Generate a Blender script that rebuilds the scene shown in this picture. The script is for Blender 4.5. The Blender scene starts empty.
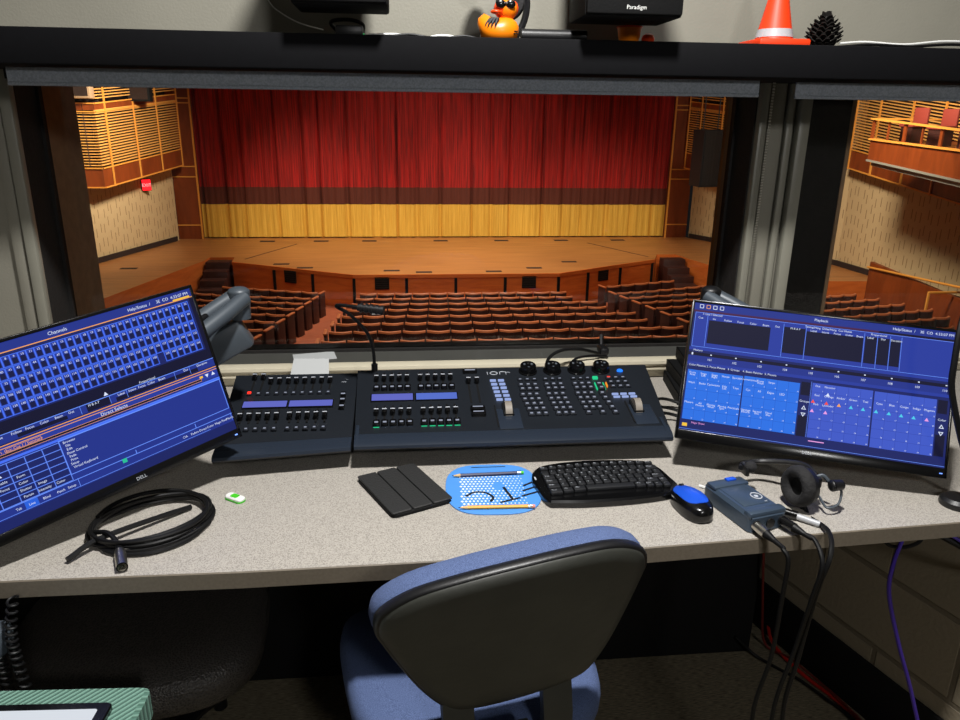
import bpy, bmesh, math, random
from mathutils import Vector, Matrix
random.seed(7)
S = bpy.context.scene
COL = S.collection
R = math.radians
PI = math.pi

# ------------------------------------------------------------------ camera, exposure, world, lights
def setup_camera():
    yaw, pitch, roll = R(6.0), R(18.2), R(0.77)
    fw = Vector((math.sin(yaw)*math.cos(pitch), math.cos(yaw)*math.cos(pitch), -math.sin(pitch)))
    r0 = Vector((math.cos(yaw), -math.sin(yaw), 0)); u0 = r0.cross(fw)
    r = r0*math.cos(roll) + u0*math.sin(roll); u = -r0*math.sin(roll) + u0*math.cos(roll)
    cd = bpy.data.cameras.new('camera'); co = bpy.data.objects.new('camera', cd); COL.objects.link(co)
    m = Matrix((r, u, -fw)).transposed().to_4x4(); m.translation = Vector((0, 0, 1.48)); co.matrix_world = m
    cd.sensor_width = 36; cd.lens = 36*750/960; cd.clip_start = .02; cd.clip_end = 200
    S.camera = co
setup_camera()
S.view_settings.view_transform = 'Standard'; S.view_settings.look = 'None'
S.view_settings.gamma = 1; S.view_settings.use_curve_mapping = False
S.view_settings.exposure = 0.0
w = bpy.data.worlds.new('dim_air'); S.world = w; w.use_nodes = True
w.node_tree.nodes['Background'].inputs[0].default_value = (.9, .95, 1, 1)
w.node_tree.nodes['Background'].inputs[1].default_value = .006

def lamp(name, kind, loc, power, color, size=.3, target=None, size_y=None, spread=None, cone=None, blend=.6):
    d = bpy.data.lights.new(name, kind); d.energy = power; d.color = color
    if kind == 'AREA':
        d.size = size
        if size_y: d.shape = 'RECTANGLE'; d.size_y = size_y
        else: d.shape = 'DISK'
        if spread: d.spread = R(spread)
    else:
        d.shadow_soft_size = size
    if kind == 'SPOT': d.spot_size = R(cone or 60); d.spot_blend = blend
    o = bpy.data.objects.new(name, d); COL.objects.link(o); o.location = loc
    if target is not None:
        o.rotation_euler = (Vector(target) - Vector(loc)).to_track_quat('-Z', 'Y').to_euler()
    return o
WARM = (1, .90, .74); HOUSE = (1, .70, .40); COOL = (1, .985, .96)
# the booth: one downlight over the desk, one weaker light further back in the room
lamp('booth_desk_downlight', 'AREA', (.28, .80, 2.95), 86, COOL, .20, (.26, 1.15, 0))
lamp('booth_back_light', 'AREA', (.85, -1.75, 2.5), 24, COOL, .35, (.35, 1.6, 1.0))
# the auditorium: house lights in its ceiling, curtain warmers from the front of house
lamp('house_light_stage', 'AREA', (1.8, 25.5, 7.5), 850, WARM, 6, (1.8, 26.0, -3.7), spread=112)
lamp('house_light_seats', 'AREA', (1.8, 14.5, 7.0), 480, WARM, 8, (1.8, 15.5, -4.5), spread=120)
lamp('curtain_wash_left', 'SPOT', (-4.0, 17.5, 6.5), 7600, (1, .86, .66), .5, (-3.6, 32.9, -3.6), cone=31, blend=1)
lamp('curtain_wash_middle', 'SPOT', (2.5, 17.5, 6.5), 5200, (1, .86, .66), .5, (2.8, 32.9, -3.8), cone=30, blend=1)
lamp('curtain_wash_right', 'SPOT', (8.0, 17.5, 6.5), 5200, (1, .86, .66), .5, (8.4, 32.9, -4.0), cone=30, blend=1)
lamp('wall_wash_left', 'AREA', (-4.0, 23.0, 4.5), 230, WARM, 1.6, (-11, 28, .2), spread=60)
lamp('fascia_fill_light', 'SPOT', (1.8, 9.0, 6.5), 1900, WARM, .6, (1.8, 24.5, -4.2), cone=48, blend=.8)  # added fill spot with no known fixture, brightens the stage fascia
lamp('wall_wash_right', 'AREA', (9.0, 17.0, 4.5), 420, WARM, 1.6, (15.8, 22.5, -.6), spread=100)

# ------------------------------------------------------------------ materials
def lin(c):
    c = c/255.
    return c/12.92 if c <= .04045 else ((c+.055)/1.055)**2.4
def rgb(t): return (lin(t[0]), lin(t[1]), lin(t[2]), 1)
def new_mat(name):
    m = bpy.data.materials.new(name); m.use_nodes = True
    return m, m.node_tree.nodes, m.node_tree.links, m.node_tree.nodes['Principled BSDF']
def mat(name, c, rough=.5, metal=0., var=0., scale=40., bump=0., bscale=None, spec=.5, detail=4):
    """Plain paint, plastic, metal or cloth: one colour with a little mottling and grain."""
    m, N, L, B = new_mat(name)
    B.inputs['Base Color'].default_value = rgb(c); B.inputs['Roughness'].default_value = rough
    B.inputs['Metallic'].default_value = metal; B.inputs['Specular IOR Level'].default_value = spec
    tc = N.new('ShaderNodeTexCoord')
    if var:
        n = N.new('ShaderNodeTexNoise'); n.inputs['Scale'].default_value = scale; n.inputs['Detail'].default_value = detail
        L.new(tc.outputs['Object'], n.inputs['Vector'])
        r = N.new('ShaderNodeValToRGB'); r.color_ramp.elements[0].position = .35; r.color_ramp.elements[1].position = .65
        a = [max(0, v*(1-var)) for v in rgb(c)[:3]]; b = [min(1, v*(1+var)) for v in rgb(c)[:3]]
        r.color_ramp.elements[0].color = (*a, 1); r.color_ramp.elements[1].color = (*b, 1)
        L.new(n.outputs['Fac'], r.inputs['Fac']); L.new(r.outputs['Color'], B.inputs['Base Color'])
    if bump:
        n2 = N.new('ShaderNodeTexNoise'); n2.inputs['Scale'].default_value = bscale or scale; n2.inputs['Detail'].default_value = 3
        L.new(tc.outputs['Object'], n2.inputs['Vector'])
        bp = N.new('ShaderNodeBump'); bp.inputs['Strength'].default_value = bump; bp.inputs['Distance'].default_value = .01
        L.new(n2.outputs['Fac'], bp.inputs['Height']); L.new(bp.outputs['Normal'], B.inputs['Normal'])
    return m
def glow(name, c, strength=1.0):
    m, N, L, B = new_mat(name)
    B.inputs['Base Color'].default_value = (0.004, 0.004, 0.006, 1); B.inputs['Roughness'].default_value = .5; B.inputs['Specular IOR Level'].default_value = .08
    B.inputs['Emission Color'].default_value = rgb(c); B.inputs['Emission Strength'].default_value = strength
    return m
def two_tone(name, c1, c2, tex, vec_scale=(1, 1, 1), rough=.5, lo=.4, hi=.6, bump=0., invert=False, rot=(0, 0, 0), **kw):
    """Colour ramp over a noise, wave, brick or voronoi texture in object space."""
    m, N, L, B = new_mat(name)
    tc = N.new('ShaderNodeTexCoord'); mp = N.new('ShaderNodeMapping'); mp.inputs['Scale'].default_value = vec_scale; mp.inputs['Rotation'].default_value = rot
    L.new(tc.outputs['Object'], mp.inputs['Vector'])
    t = N.new({'noise': 'ShaderNodeTexNoise', 'wave': 'ShaderNodeTexWave', 'voronoi': 'ShaderNodeTexVoronoi', 'brick': 'ShaderNodeTexBrick'}[tex])
    for k, v in kw.items(): t.inputs[k].default_value = v
    L.new(mp.outputs['Vector'], t.inputs['Vector'])
    r = N.new('ShaderNodeValToRGB'); r.color_ramp.elements[0].position = lo; r.color_ramp.elements[1].position = hi
    r.color_ramp.elements[0].color = rgb(c1); r.color_ramp.elements[1].color = rgb(c2)
    out = t.outputs['Distance'] if tex == 'voronoi' else t.outputs['Fac']
    L.new(out, r.inputs['Fac']); L.new(r.outputs['Color'], B.inputs['Base Color'])
    B.inputs['Roughness'].default_value = rough
    if bump:
        bp = N.new('ShaderNodeBump'); bp.inputs['Strength'].default_value = bump; bp.inputs['Distance'].default_value = .01
        bp.invert = invert
        L.new(out, bp.inputs['Height']); L.new(bp.outputs['Normal'], B.inputs['Normal'])
    return m
def wood(name, c1, c2, scale=(1, 8, 8), rough=.4):
    return two_tone(name, c1, c2, 'noise', scale, rough, .3, .7, Scale=3., Detail=6., Distortion=1.2)
M = {}
M['laminate'] = two_tone('speckled_laminate', (134, 129, 122), (176, 170, 161), 'noise', (1, 1, 1), .42, .38, .55, Scale=480., Detail=3.)
M['laminate_edge'] = mat('laminate_edge_band', (112, 103, 90), .5, var=.08, scale=200)
M['paint'] = mat('grey_cream_paint', (136, 133, 121), .55, var=.04, scale=6, bump=.08, bscale=160)
M['trim_paint'] = mat('warm_grey_gloss_paint', (138, 136, 124), .38, var=.03, scale=8)
M['sill_paint'] = mat('cream_gloss_paint', (196, 188, 166), .4, var=.03, scale=10)
M['sill_top'] = mat('shaded_sill_paint', (74, 74, 70), .4, var=.06, scale=12)  # sill top: its shade is put into this darker colour
M['dark_reveal'] = mat('black_felt_reveal', (22, 19, 17), .8, var=.2, scale=60, bump=.2)
M['brown_reveal'] = mat('brown_plaster_reveal', (170, 138, 106), .75, var=.1, scale=30, bump=.2, bscale=80)
M['ceiling'] = mat('grey_ceiling_paint', (74, 74, 72), .8)
M['room_dark'] = mat('beige_wall_paint', (84, 81, 74), .8, var=.05, scale=5)
M['carpet'] = two_tone('ribbed_carpet', (72, 65, 50), (132, 121, 98), 'noise', (6, 60, 1), .95, .35, .65, bump=.5, Scale=9., Detail=6.)
M['black'] = mat('black_plastic', (17, 17, 19), .42, bump=.05, bscale=300)
M['black_matte'] = mat('matte_black', (8, 8, 9), .75, spec=.25, bump=.1, bscale=200)
M['black_gloss'] = mat('glossy_black', (9, 9, 10), .22)
M['black_rubber'] = mat('black_rubber', (9, 9, 10), .5, spec=.3)
M['console'] = mat('dark_slate_powder_coat', (23, 27, 33), .42, var=.06, scale=250, bump=.06, bscale=500)
M['console_lip'] = mat('slate_satin_edge', (36, 43, 54), .25)
M['key_dark'] = mat('charcoal_keycap', (24, 27, 34), .4)
M['key_print'] = glow('backlit_key_legend', (206, 214, 236), .5)
M['grey_metal'] = mat('slate_grey_aluminium', (66, 73, 80), .45, .1)
M['steel'] = mat('brushed_steel', (190, 186, 176), .3, 1.)
M['white_plastic'] = mat('white_plastic', (225, 225, 222), .35)
M['green'] = mat('bright_green_plastic', (70, 190, 40), .35)
M['shelf'] = mat('black_shelf_laminate', (8, 8, 11), .8, var=.1, scale=90, spec=.15)
M['blind'] = two_tone('grey_blind_fabric', (122, 128, 136), (138, 144, 152), 'noise', (1, 1, 1), .8, .4, .6, bump=.1, Scale=260., Detail=2.)
M['blue_fabric'] = two_tone('blue_woven_fabric', (60, 75, 112), (88, 105, 146), 'noise', (1, 1, 1), .9, .4, .6, bump=.25, Scale=800., Detail=2.)
M['shell'] = mat('grey_black_moulded_shell', (50, 51, 46), .5, var=.1, scale=12, bump=.08, bscale=40)
M['mesh_seat'] = two_tone('black_pebbled_vinyl', (14, 14, 14), (62, 58, 54), 'voronoi', (1, 1, 1), .5, .1, .6, bump=.25, Scale=230.)
M['teal'] = two_tone('teal_ribbed_board', (84, 122, 108), (116, 156, 140), 'wave', (1, 1, 1), .8, .2, .8, bump=.6, rot=(0, 0, .7), Scale=38., Distortion=.4)
M['paper'] = mat('white_paper', (176, 178, 178), .7)
M['purple'] = mat('purple_cable_jacket', (62, 38, 150), .4)
M['red_cable'] = mat('red_cable_jacket', (176, 30, 20), .4)
M['dull_red_cable'] = mat('dull_red_cable_jacket', (96, 24, 18), .5)
M['yellow_pencil'] = mat('yellow_pencil_paint', (236, 160, 30), .35)
M['bare_wood'] = mat('bare_wood', (214, 176, 120), .6)
M['eraser'] = mat('pink_eraser', (215, 140, 125), .7)
M['pad_blue'] = mat('sky_blue_pad_print', (72, 138, 214), .6)
M['pad_white'] = mat('white_pad_print', (214, 226, 240), .6)
M['ink'] = mat('black_ink', (8, 9, 14), .6)
M['duck'] = mat('orange_rubber', (238, 128, 8), .35)
M['duck_dark'] = mat('deep_orange_rubber', (226, 66, 8), .35)
M['cone_orange'] = mat('traffic_cone_orange', (228, 58, 10), .5)
M['reflective'] = mat('grey_reflective_band', (170, 172, 176), .35)
M['pine'] = mat('dark_pine_scales', (26, 22, 19), .7)
M['mouse_blue'] = mat('blue_metallic_plastic', (36, 92, 222), .25, .3)
M['pack'] = mat('slate_blue_metal_case', (62, 76, 92), .35, .3)
M['foam'] = mat('black_ear_foam', (26, 25, 26), .85, bump=.3, bscale=120)
M['silver_text'] = mat('pale_grey_lettering', (176, 180, 188), .5)
M['navy'] = mat('navy_folder_card', (22, 22, 66), .5)
M['block'] = None
# auditorium
M['stage_wood'] = two_tone('honey_stage_boards', (146, 90, 46), (186, 124, 68), 'noise', (.35, 7, 1), .42, .3, .7, Scale=1.6, Detail=7., Distortion=.4)
M['panel_wood'] = wood('red_brown_veneer', (112, 48, 16), (140, 64, 24), (1, 1, .25), .4)
M['fascia_wood'] = wood('orange_veneer_fascia', (186, 88, 34), (212, 112, 48), (.3, .3, 2), .4)
M['gold_strip'] = mat('gold_oak_strip', (224, 150, 62), .45)
M['slat_wood'] = mat('pale_gold_slat', (226, 164, 84), .5)
M['slat_back'] = mat('dark_grille_backing', (40, 22, 14), .9)
M['seat_shell'] = mat('dark_maroon_seat', (56, 26, 20), .5, var=.12, scale=6)
M['seat_cloth'] = mat('maroon_upholstery', (78, 26, 22), .9)
M['seat_cap'] = mat('orange_oak_cap', (186, 104, 62), .4)
M['aisle'] = mat('rust_carpet', (150, 72, 40), .9, var=.1, scale=4)
M['hall_floor'] = mat('dark_rust_floor', (92, 44, 28), .9, var=.1, scale=3)
M['cream_wall'] = None
def drape(name, c1, c2):
    return two_tone(name, c1, c2, 'noise', (9, 1, .25), .85, .3, .7, Scale=2.4, Detail=7.)
M['red'] = drape('red_velvet', (92, 6, 6), (182, 20, 15))
M['brown'] = drape('brown_velvet', (74, 26, 14), (92, 36, 20))
M['gold'] = drape('gold_velvet', (198, 150, 48), (228, 182, 76))
def cell_wall(name, c, cj, bw, bh, mortar, axis, off=.5, bump=.5, rough=.8):
    """Masonry: a brick pattern on a wall whose length runs along object X and height along Z."""
    m, N, L, B = new_mat(name)
    tc = N.new('ShaderNodeTexCoord'); sx = N.new('ShaderNodeSeparateXYZ'); cx = N.new('ShaderNodeCombineXYZ')
    L.new(tc.outputs['Object'], sx.inputs[0])
    L.new(sx.outputs['X'], cx.inputs['X']); L.new(sx.outputs['Z'], cx.inputs['Y'])
    b = N.new('ShaderNodeTexBrick'); b.offset = off
    b.inputs['Scale'].default_value = 1; b.inputs['Brick Width'].default_value = bw; b.inputs['Row Height'].default_value = bh
    b.inputs['Mortar Size'].default_value = mortar; b.inputs['Mortar Smooth'].default_value = .3
    b.inputs['Color1'].default_value = rgb(c); b.inputs['Color2'].default_value = rgb([v*.97 for v in c]); b.inputs['Mortar'].default_value = rgb(cj)
    L.new(cx.outputs[0], b.inputs['Vector']); L.new(b.outputs['Color'], B.inputs['Base Color'])
    n = N.new('ShaderNodeTexNoise'); n.inputs['Scale'].default_value = 90
    L.new(tc.outputs['Object'], n.inputs['Vector'])
    ad = N.new('ShaderNodeMath'); ad.operation = 'MULTIPLY_ADD'; ad.inputs[1].default_value = -3.; L.new(b.outputs['Fac'], ad.inputs[0]); L.new(n.outputs['Fac'], ad.inputs[2])
    bp = N.new('ShaderNodeBump'); bp.inputs['Strength'].default_value = bump; bp.inputs['Distance'].default_value = .004
    L.new(ad.outputs[0], bp.inputs['Height']); L.new(bp.outputs['Normal'], B.inputs['Normal'])
    B.inputs['Roughness'].default_value = rough
    return m
M['block'] = cell_wall('painted_concrete_block', (134, 123, 103), (106, 96, 79), .40, .205, .008, 0)
def glass_mat():
    m = bpy.data.materials.new('clear_window_glass'); m.use_nodes = True
    N, L = m.node_tree.nodes, m.node_tree.links; N.clear()
    o = N.new('ShaderNodeOutputMaterial'); mx = N.new('ShaderNodeMixShader'); t = N.new('ShaderNodeBsdfTransparent'); g = N.new('ShaderNodeBsdfGlossy')
    f = N.new('ShaderNodeFresnel'); f.inputs['IOR'].default_value = 1.42; g.inputs['Roughness'].default_value = .0
    t.inputs['Color'].default_value = (.96, .97, .96, 1)
    L.new(f.outputs[0], mx.inputs[0]); L.new(t.outputs[0], mx.inputs[1]); L.new(g.outputs[0], mx.inputs[2]); L.new(mx.outputs[0], o.inputs[0])
    return m
M['glass'] = glass_mat()

# ------------------------------------------------------------------ mesh helpers
_txt = {}
def text_geo(s):
    """Outlines of a word as flat faces in XY, left aligned, about one unit high."""
    if s in _txt: return _txt[s]
    cu = bpy.data.curves.new('word', 'FONT'); cu.body = s; cu.resolution_u = 2
    o = bpy.data.objects.new('word', cu); COL.objects.link(o)
    me = o.to_mesh(); vs = [v.co.copy() for v in me.vertices]; fs = [list(p.vertices) for p in me.polygons]
    o.to_mesh_clear(); bpy.data.objects.remove(o); bpy.data.curves.remove(cu)
    x1 = max((v.x for v in vs), default=0)
    _txt[s] = (vs, fs, x1); return _txt[s]
def smooth_path(pts, n=6):
    p = [Vector(q) for q in pts]
    if len(p) < 3: return p
    out = []
    for i in range(len(p)-1):
        a = p[i-1] if i else p[i]*2 - p[i+1]; b = p[i]; c = p[i+1]; d = p[i+2] if i+2 < len(p) else p[i+1]*2 - p[i]
        for k in range(n):
            t = k/n
            out.append(.5*((2*b) + (c-a)*t + (2*a-5*b+4*c-d)*t*t + (3*b-a-3*c+d)*t**3))
    out.append(p[-1]); return out
class MB:
    """Collects shapes into one mesh; T is a transform applied to whatever is added next."""
    def __init__(s, m=None): s.v = []; s.f = []; s.fm = []; s.m = m; s.T = Matrix.Identity(4)
    def add(s, vs, fs, m=None):
        k = len(s.v); s.v += [s.T @ Vector(v) for v in vs]
        for f in fs: s.f.append([i+k for i in f]); s.fm.append(m or s.m)
        return s
    def box(s, c, d, m=None, bev=0., rot=None, seg=2):
        bm = bmesh.new(); bmesh.ops.create_cube(bm, size=1)
        for v in bm.verts: v.co = Vector((v.co.x*d[0], v.co.y*d[1], v.co.z*d[2]))
        if bev: bmesh.ops.bevel(bm, geom=bm.edges[:], offset=min(bev, min(d)*.49), segments=seg, affect='EDGES', profile=.5)
        mt = Matrix.Translation(c) @ (rot.to_4x4() if rot else Matrix.Identity(4))
        bm.verts.index_update()
        s.add([mt @ v.co for v in bm.verts], [[v.index for v in f.verts] for f in bm.faces], m); bm.free(); return s
    def cyl(s, a, b, r, r2=None, n=20, m=None, caps=True):
        a, b = Vector(a), Vector(b); r2 = r if r2 is None else r2
        z = (b-a).normalized(); x = z.orthogonal().normalized(); y = z.cross(x)
        vs = [a + (x*math.cos(2*PI*i/n) + y*math.sin(2*PI*i/n))*r for i in range(n)] + [b + (x*math.cos(2*PI*i/n) + y*math.sin(2*PI*i/n))*r2 for i in range(n)]
        fs = [[i, (i+1) % n, n+(i+1) % n, n+i] for i in range(n)]
        if caps: fs += [list(range(n))[::-1], list(range(n, 2*n))]
        return s.add(vs, fs, m)
    def lathe(s, prof, c=(0, 0, 0), n=28, m=None, axis=None):
        """prof: (radius, height) pairs from bottom to top; axis: the direction of height."""
        q = Vector(axis).to_track_quat('Z', 'Y').to_matrix() if axis else Matrix.Identity(3)
        c = Vector(c); vs = []; fs = []
        for r, h in prof:
            vs += [c + q @ Vector((max(r, 1e-5)*math.cos(2*PI*i/n), max(r, 1e-5)*math.sin(2*PI*i/n), h)) for i in range(n)]
        for k in range(len(prof)-1):
            fs += [[k*n+i, k*n+(i+1) % n, (k+1)*n+(i+1) % n, (k+1)*n+i] for i in range(n)]
        fs += [list(range(n))[::-1], list(range((len(prof)-1)*n, len(prof)*n))]
        return s.add(vs, fs, m)
    def tube(s, pts, r, n=8, m=None, closed=False, smooth=6):
        p = smooth_path(pts, smooth) if smooth else [Vector(q) for q in pts]
        rs = r if callable(r) else (lambda t: r)
        vs = []; t0 = (p[1]-p[0]).normalized(); x = t0.orthogonal().normalized()
        for i, q in enumerate(p):
            t = (p[min(i+1, len(p)-1)] - p[max(i-1, 0)]).normalized()
            x = (x - t*x.dot(t)); x = x.normalized() if x.length > 1e-6 else t.orthogonal().normalized(); y = t.cross(x)
            rr = rs(i/(len(p)-1))
            vs += [q + (x*math.cos(2*PI*k/n) + y*math.sin(2*PI*k/n))*rr for k in range(n)]
        fs = [[i*n+k, i*n+(k+1) % n, (i+1)*n+(k+1) % n, (i+1)*n+k] for i in range(len(p)-1) for k in range(n)]
        fs += [list(range(n))[::-1], list(range((len(p)-1)*n, len(p)*n))]
        return s.add(vs, fs, m)
    def ball(s, c, d, m=None, n=18, k=12, rot=None):
        vs = []; fs = []
        q = rot or Matrix.Identity(3)
        for j in range(k+1):
            a = PI*j/k
            for i in range(n):
                b = 2*PI*i/n
                vs.append(Vector(c) + q @ Vector((d[0]*math.sin(a)*math.cos(b), d[1]*math.sin(a)*math.sin(b), d[2]*math.cos(a))))
        for j in range(k): fs += [[j*n+i, (j+1)*n+i, (j+1)*n+(i+1) % n, j*n+(i+1) % n] for i in range(n)]
        return s.add(vs, fs, m)
    def prism(s, poly, z0, z1, m=None, top=None, bev=0.):
        """Extrudes an XY outline (anticlockwise) from z0 to z1, with an optional chamfer at the top."""
        n = len(poly); L3 = [[(x, y, z0) for x, y in poly], [(x, y, z1-bev) for x, y in poly]]
        if bev:
            cx = sum(p[0] for p in poly)/n; cy = sum(p[1] for p in poly)/n
            ins = []
            for i in range(n):
                a, b, c = Vector(poly[i-1]), Vector(poly[i]), Vector(poly[(i+1) % n])
                e1 = (b-a).normalized(); e2 = (c-b).normalized(); nn = Vector((-(e1.y+e2.y), e1.x+e2.x)); nn = nn.normalized() if nn.length > 1e-6 else Vector((0, 0))
                ins.append(b + nn*bev)
            L3.append([(p.x, p.y, z1) for p in ins])
        vs = [q for l in L3 for q in l]; fs = [list(range(n))[::-1]]
        for k in range(len(L3)-1): fs += [[k*n+i, k*n+(i+1) % n, (k+1)*n+(i+1) % n, (k+1)*n+i] for i in range(n)]
        s.add(vs, fs, m); s.add(L3[-1], [list(range(n))], top or m); return s
    def rings(s, loops, m=None, caps=True):
        n = len(loops[0]); vs = [q for l in loops for q in l]; fs = []
        for k in range(len(loops)-1): fs += [[k*n+i, k*n+(i+1) % n, (k+1)*n+(i+1) % n, (k+1)*n+i] for i in range(n)]
        if caps: fs += [list(range(n))[::-1], list(range((len(loops)-1)*n, len(loops)*n))]
        return s.add(vs, fs, m)
    def quad(s, a, b, c, d, m=None): return s.add([a, b, c, d], [[0, 1, 2, 3]], m)
    def text(s, word, o, ux, uy, h, m=None, align='c', maxw=None):
        """A word laid on a plane: o its middle (or left end), ux and uy the plane's directions, h the letter height."""
        vs, fs, x1 = text_geo(word); k = h/.72; ux, uy = Vector(ux), Vector(uy)
        kx = k if not maxw or x1*k <= maxw else maxw/x1
        dx = -x1*kx/2 if align == 'c' else 0
        return s.add([Vector(o) + ux*(v.x*kx+dx) + uy*(v.y*k - h/2) for v in vs], fs, m)
    def build(s, name, parent=None, smooth=35, recalc=True):
        me = bpy.data.meshes.new(name); me.from_pydata([tuple(v) for v in s.v], [], s.f)
        ms = []
        for x in s.fm:
            if x not in ms: ms.append(x)
        for x in ms: me.materials.append(x)
        me.polygons.foreach_set('material_index', [ms.index(x) for x in s.fm])
        if recalc:
            bm = bmesh.new(); bm.from_mesh(me)
            bmesh.ops.recalc_face_normals(bm, faces=bm.faces[:]); bm.to_mesh(me); bm.free()
        if smooth:
            me.polygons.foreach_set('use_smooth', [True]*len(me.polygons)); me.set_sharp_from_angle(angle=R(smooth))
        me.update()
        o = bpy.data.objects.new(name, me); COL.objects.link(o)
        if parent: o.parent = parent
        return o
def tag(o, label, cat, group=None, kind=None):
    o['label'] = label; o['category'] = cat
    if group: o['group'] = group
    if kind: o['kind'] = kind
    return o
def struct(o): o['kind'] = 'structure'; return o
def thing(name, label, cat, loc=(0, 0, 0), rot=(0, 0, 0), group=None):
    o = bpy.data.objects.new(name, None); o.empty_display_size = .05; COL.objects.link(o)
    o.location = loc; o.rotation_euler = rot if isinstance(rot, tuple) else (0, 0, rot)
    return tag(o, label, cat, group)
def dup(root, loc, rz=None, label=None, group=None):
    r = root.copy(); COL.objects.link(r); r.location = loc
    if rz is not None: r.rotation_euler = (0, 0, rz)
    if label: r['label'] = label
    if group: r['group'] = group
    for ch in root.children:
        c = ch.copy(); COL.objects.link(c); c.parent = r
        for g in ch.children:
            d = g.copy(); COL.objects.link(d); d.parent = c
    return r
def rrect(w, h, r, n=5, cx=0, cy=0):
    o = []
    for sx, sy, a0 in ((1, -1, -90), (1, 1, 0), (-1, 1, 90), (-1, -1, 180)):
        for k in range(n+1):
            a = R(a0 + 90*k/n); o.append((cx + sx*(w/2-r) + r*math.cos(a), cy + sy*(h/2-r) + r*math.sin(a)))
    return o

# ------------------------------------------------------------------ the booth's shell
def sbox(name, c, d, m, bev=0., parent=None):
    o = MB(M[m]).box(c, d, None, bev).build(name, parent)
    return struct(o) if parent is None else o
def beam(mb, a, b, w, h, m=None):
    """A straight bar from a to b, w thick across (horizontally), h tall, its top face level with a and b plus h/2."""
    a, b = Vector(a), Vector(b); t = (b-a).normalized(); n = Vector((t.y, -t.x, 0)).normalized()*w/2; u = Vector((0, 0, h/2))
    if abs(t.z) > .99: n = Vector((w/2, 0, 0)); u = Vector((0, h/2, 0))
    vs = [a-n-u, a+n-u, a+n+u, a-n+u, b-n-u, b+n-u, b+n+u, b-n+u]
    mb.add(vs, [[0, 3, 2, 1], [4, 5, 6, 7], [0, 1, 5, 4], [1, 2, 6, 5], [2, 3, 7, 6], [3, 0, 4, 7]], m)
XL, XR, YB, ZC = -1.35, 2.35, -2.2, 3.02
sbox('floor', (.5, 0, -.03), (3.8, 4.5, .06), 'carpet')
sbox('ceiling', (.5, 0, ZC+.03), (3.8, 4.5, .06), 'ceiling')
sbox('wall_left', (XL-.05, 0, ZC/2), (.1, 4.5, ZC), 'room_dark')
sbox('wall_right', (XR+.05, 0, ZC/2), (.1, 4.5, ZC), 'room_dark')
sbox('wall_back', (.5, YB-.05, ZC/2), (3.8, .1, ZC), 'room_dark')
# front wall with two openings: -0.936..0.955 and 1.10..2.20, z 0.80..1.62
wf = MB(M['paint'])
def wbox(x0, x1, y0, y1, z0, z1, m=None): wf.box(((x0+x1)/2, (y0+y1)/2, (z0+z1)/2), (x1-x0, y1-y0, z1-z0), m)
wbox(XL, XR, 2.05, 2.24, 0, .775); wbox(XL, XR, 2.05, 2.24, 1.62, ZC)
wbox(XL, -.94, 2.05, 2.24, .775, 1.62); wbox(.96, 1.095, 2.05, 2.24, .775, 1.62); wbox(2.205, XR, 2.05, 2.24, .775, 1.62)
wbox(XL, -.937, 2.24, 2.395, -.3, 1.9, M['brown_reveal']); wbox(2.21, XR, 2.24, 2.395, -.3, 1.9, M['brown_reveal'])
wbox(XL, XR, 2.24, 2.395, 1.62, ZC, M['brown_reveal']); wbox(XL, XR, 2.24, 2.395, -.3, .72, M['brown_reveal'])
struct(wf.build('wall_front'))
jb = MB(M['dark_reveal'])
for x0, x1, y1 in ((-.94, -.936, 2.165), (.953, .96, 2.20), (1.095, 1.1, 2.20), (2.2, 2.205, 2.2)):
    jb.box(((x0+x1)/2, (2.045+y1)/2, 1.2), (x1-x0, y1-2.045, .84))
struct(jb.build('trim_1'))
jo = MB(M['brown_reveal'])
jo.box((-.936, 2.28, 1.2), (.004, .23, .84))
struct(jo.build('trim_2'))
pf = MB(M['dark_reveal']); pf.box((1.181, 2.315, .8), (.325, .15, 2.2))
pf.box((1.349, 2.315, .8), (.012, .156, 2.2), M['brown_reveal']); pf.box((1.022, 2.315, .8), (.012, .156, 2.2), M['brown_reveal'])
struct(pf.build('trim_3'))
# painted casings: left jamb, mullion between the windows
cs = MB(M['trim_paint'])
cs.box((-.950, 2.035, 1.2), (.028, .03, .80), None, .006); cs.box((-.985, 2.042, 1.2), (.03, .02, .80), M['paint'], .006)
struct(cs.build('trim_4'))
cm = MB(M['trim_paint'])
cm.box((.968, 2.036, 1.21), (.022, .03, .82), None, .005); cm.box((1.008, 2.045, 1.21), (.05, .012, .82), M['paint'], .004)
cm.box((.987, 2.038, 1.21), (.008, .025, .82), None, .003); cm.box((1.047, 2.040, 1.21), (.018, .022, .82), None, .005); cm.box((1.084, 2.034, 1.21), (.034, .032, .82), None, .008)
struct(cm.build('trim_5'))
# sill: flat top, rounded nosing, stepped apron down to the worktop
prof = [(2.25, .800), (2.06, .800), (2.035, .800), (2.026, .796), (2.024, .788), (2.028, .782), (2.036, .779), (2.036, .775), (2.030, .772), (2.030, .768), (2.044, .764), (2.046, .742), (2.25, .742)]
def extrude_x(pr, x0, x1, m, mats=None):
    mb = MB(m); n = len(pr)
    mb.add([(x0, y, z) for y, z in pr] + [(x1, y, z) for y, z in pr], [])
    for i in range(n):
        j = (i+1) % n; mb.f.append([i, j, n+j, n+i]); mb.fm.append((mats or {}).get(i, m))
    mb.f.append(list(range(n))); mb.fm.append(m); mb.f.append(list(range(n, 2*n))[::-1]); mb.fm.append(m)
    return mb
struct(extrude_x(prof, XL, XR, M['sill_paint'], {0: M['sill_top']}).build('trim_6'))
struct(extrude_x([(2.25, .795), (2.25, .70), (2.40, .70), (2.40, .748)], XL, XR, M['brown_reveal']).build('trim_7'))
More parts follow.
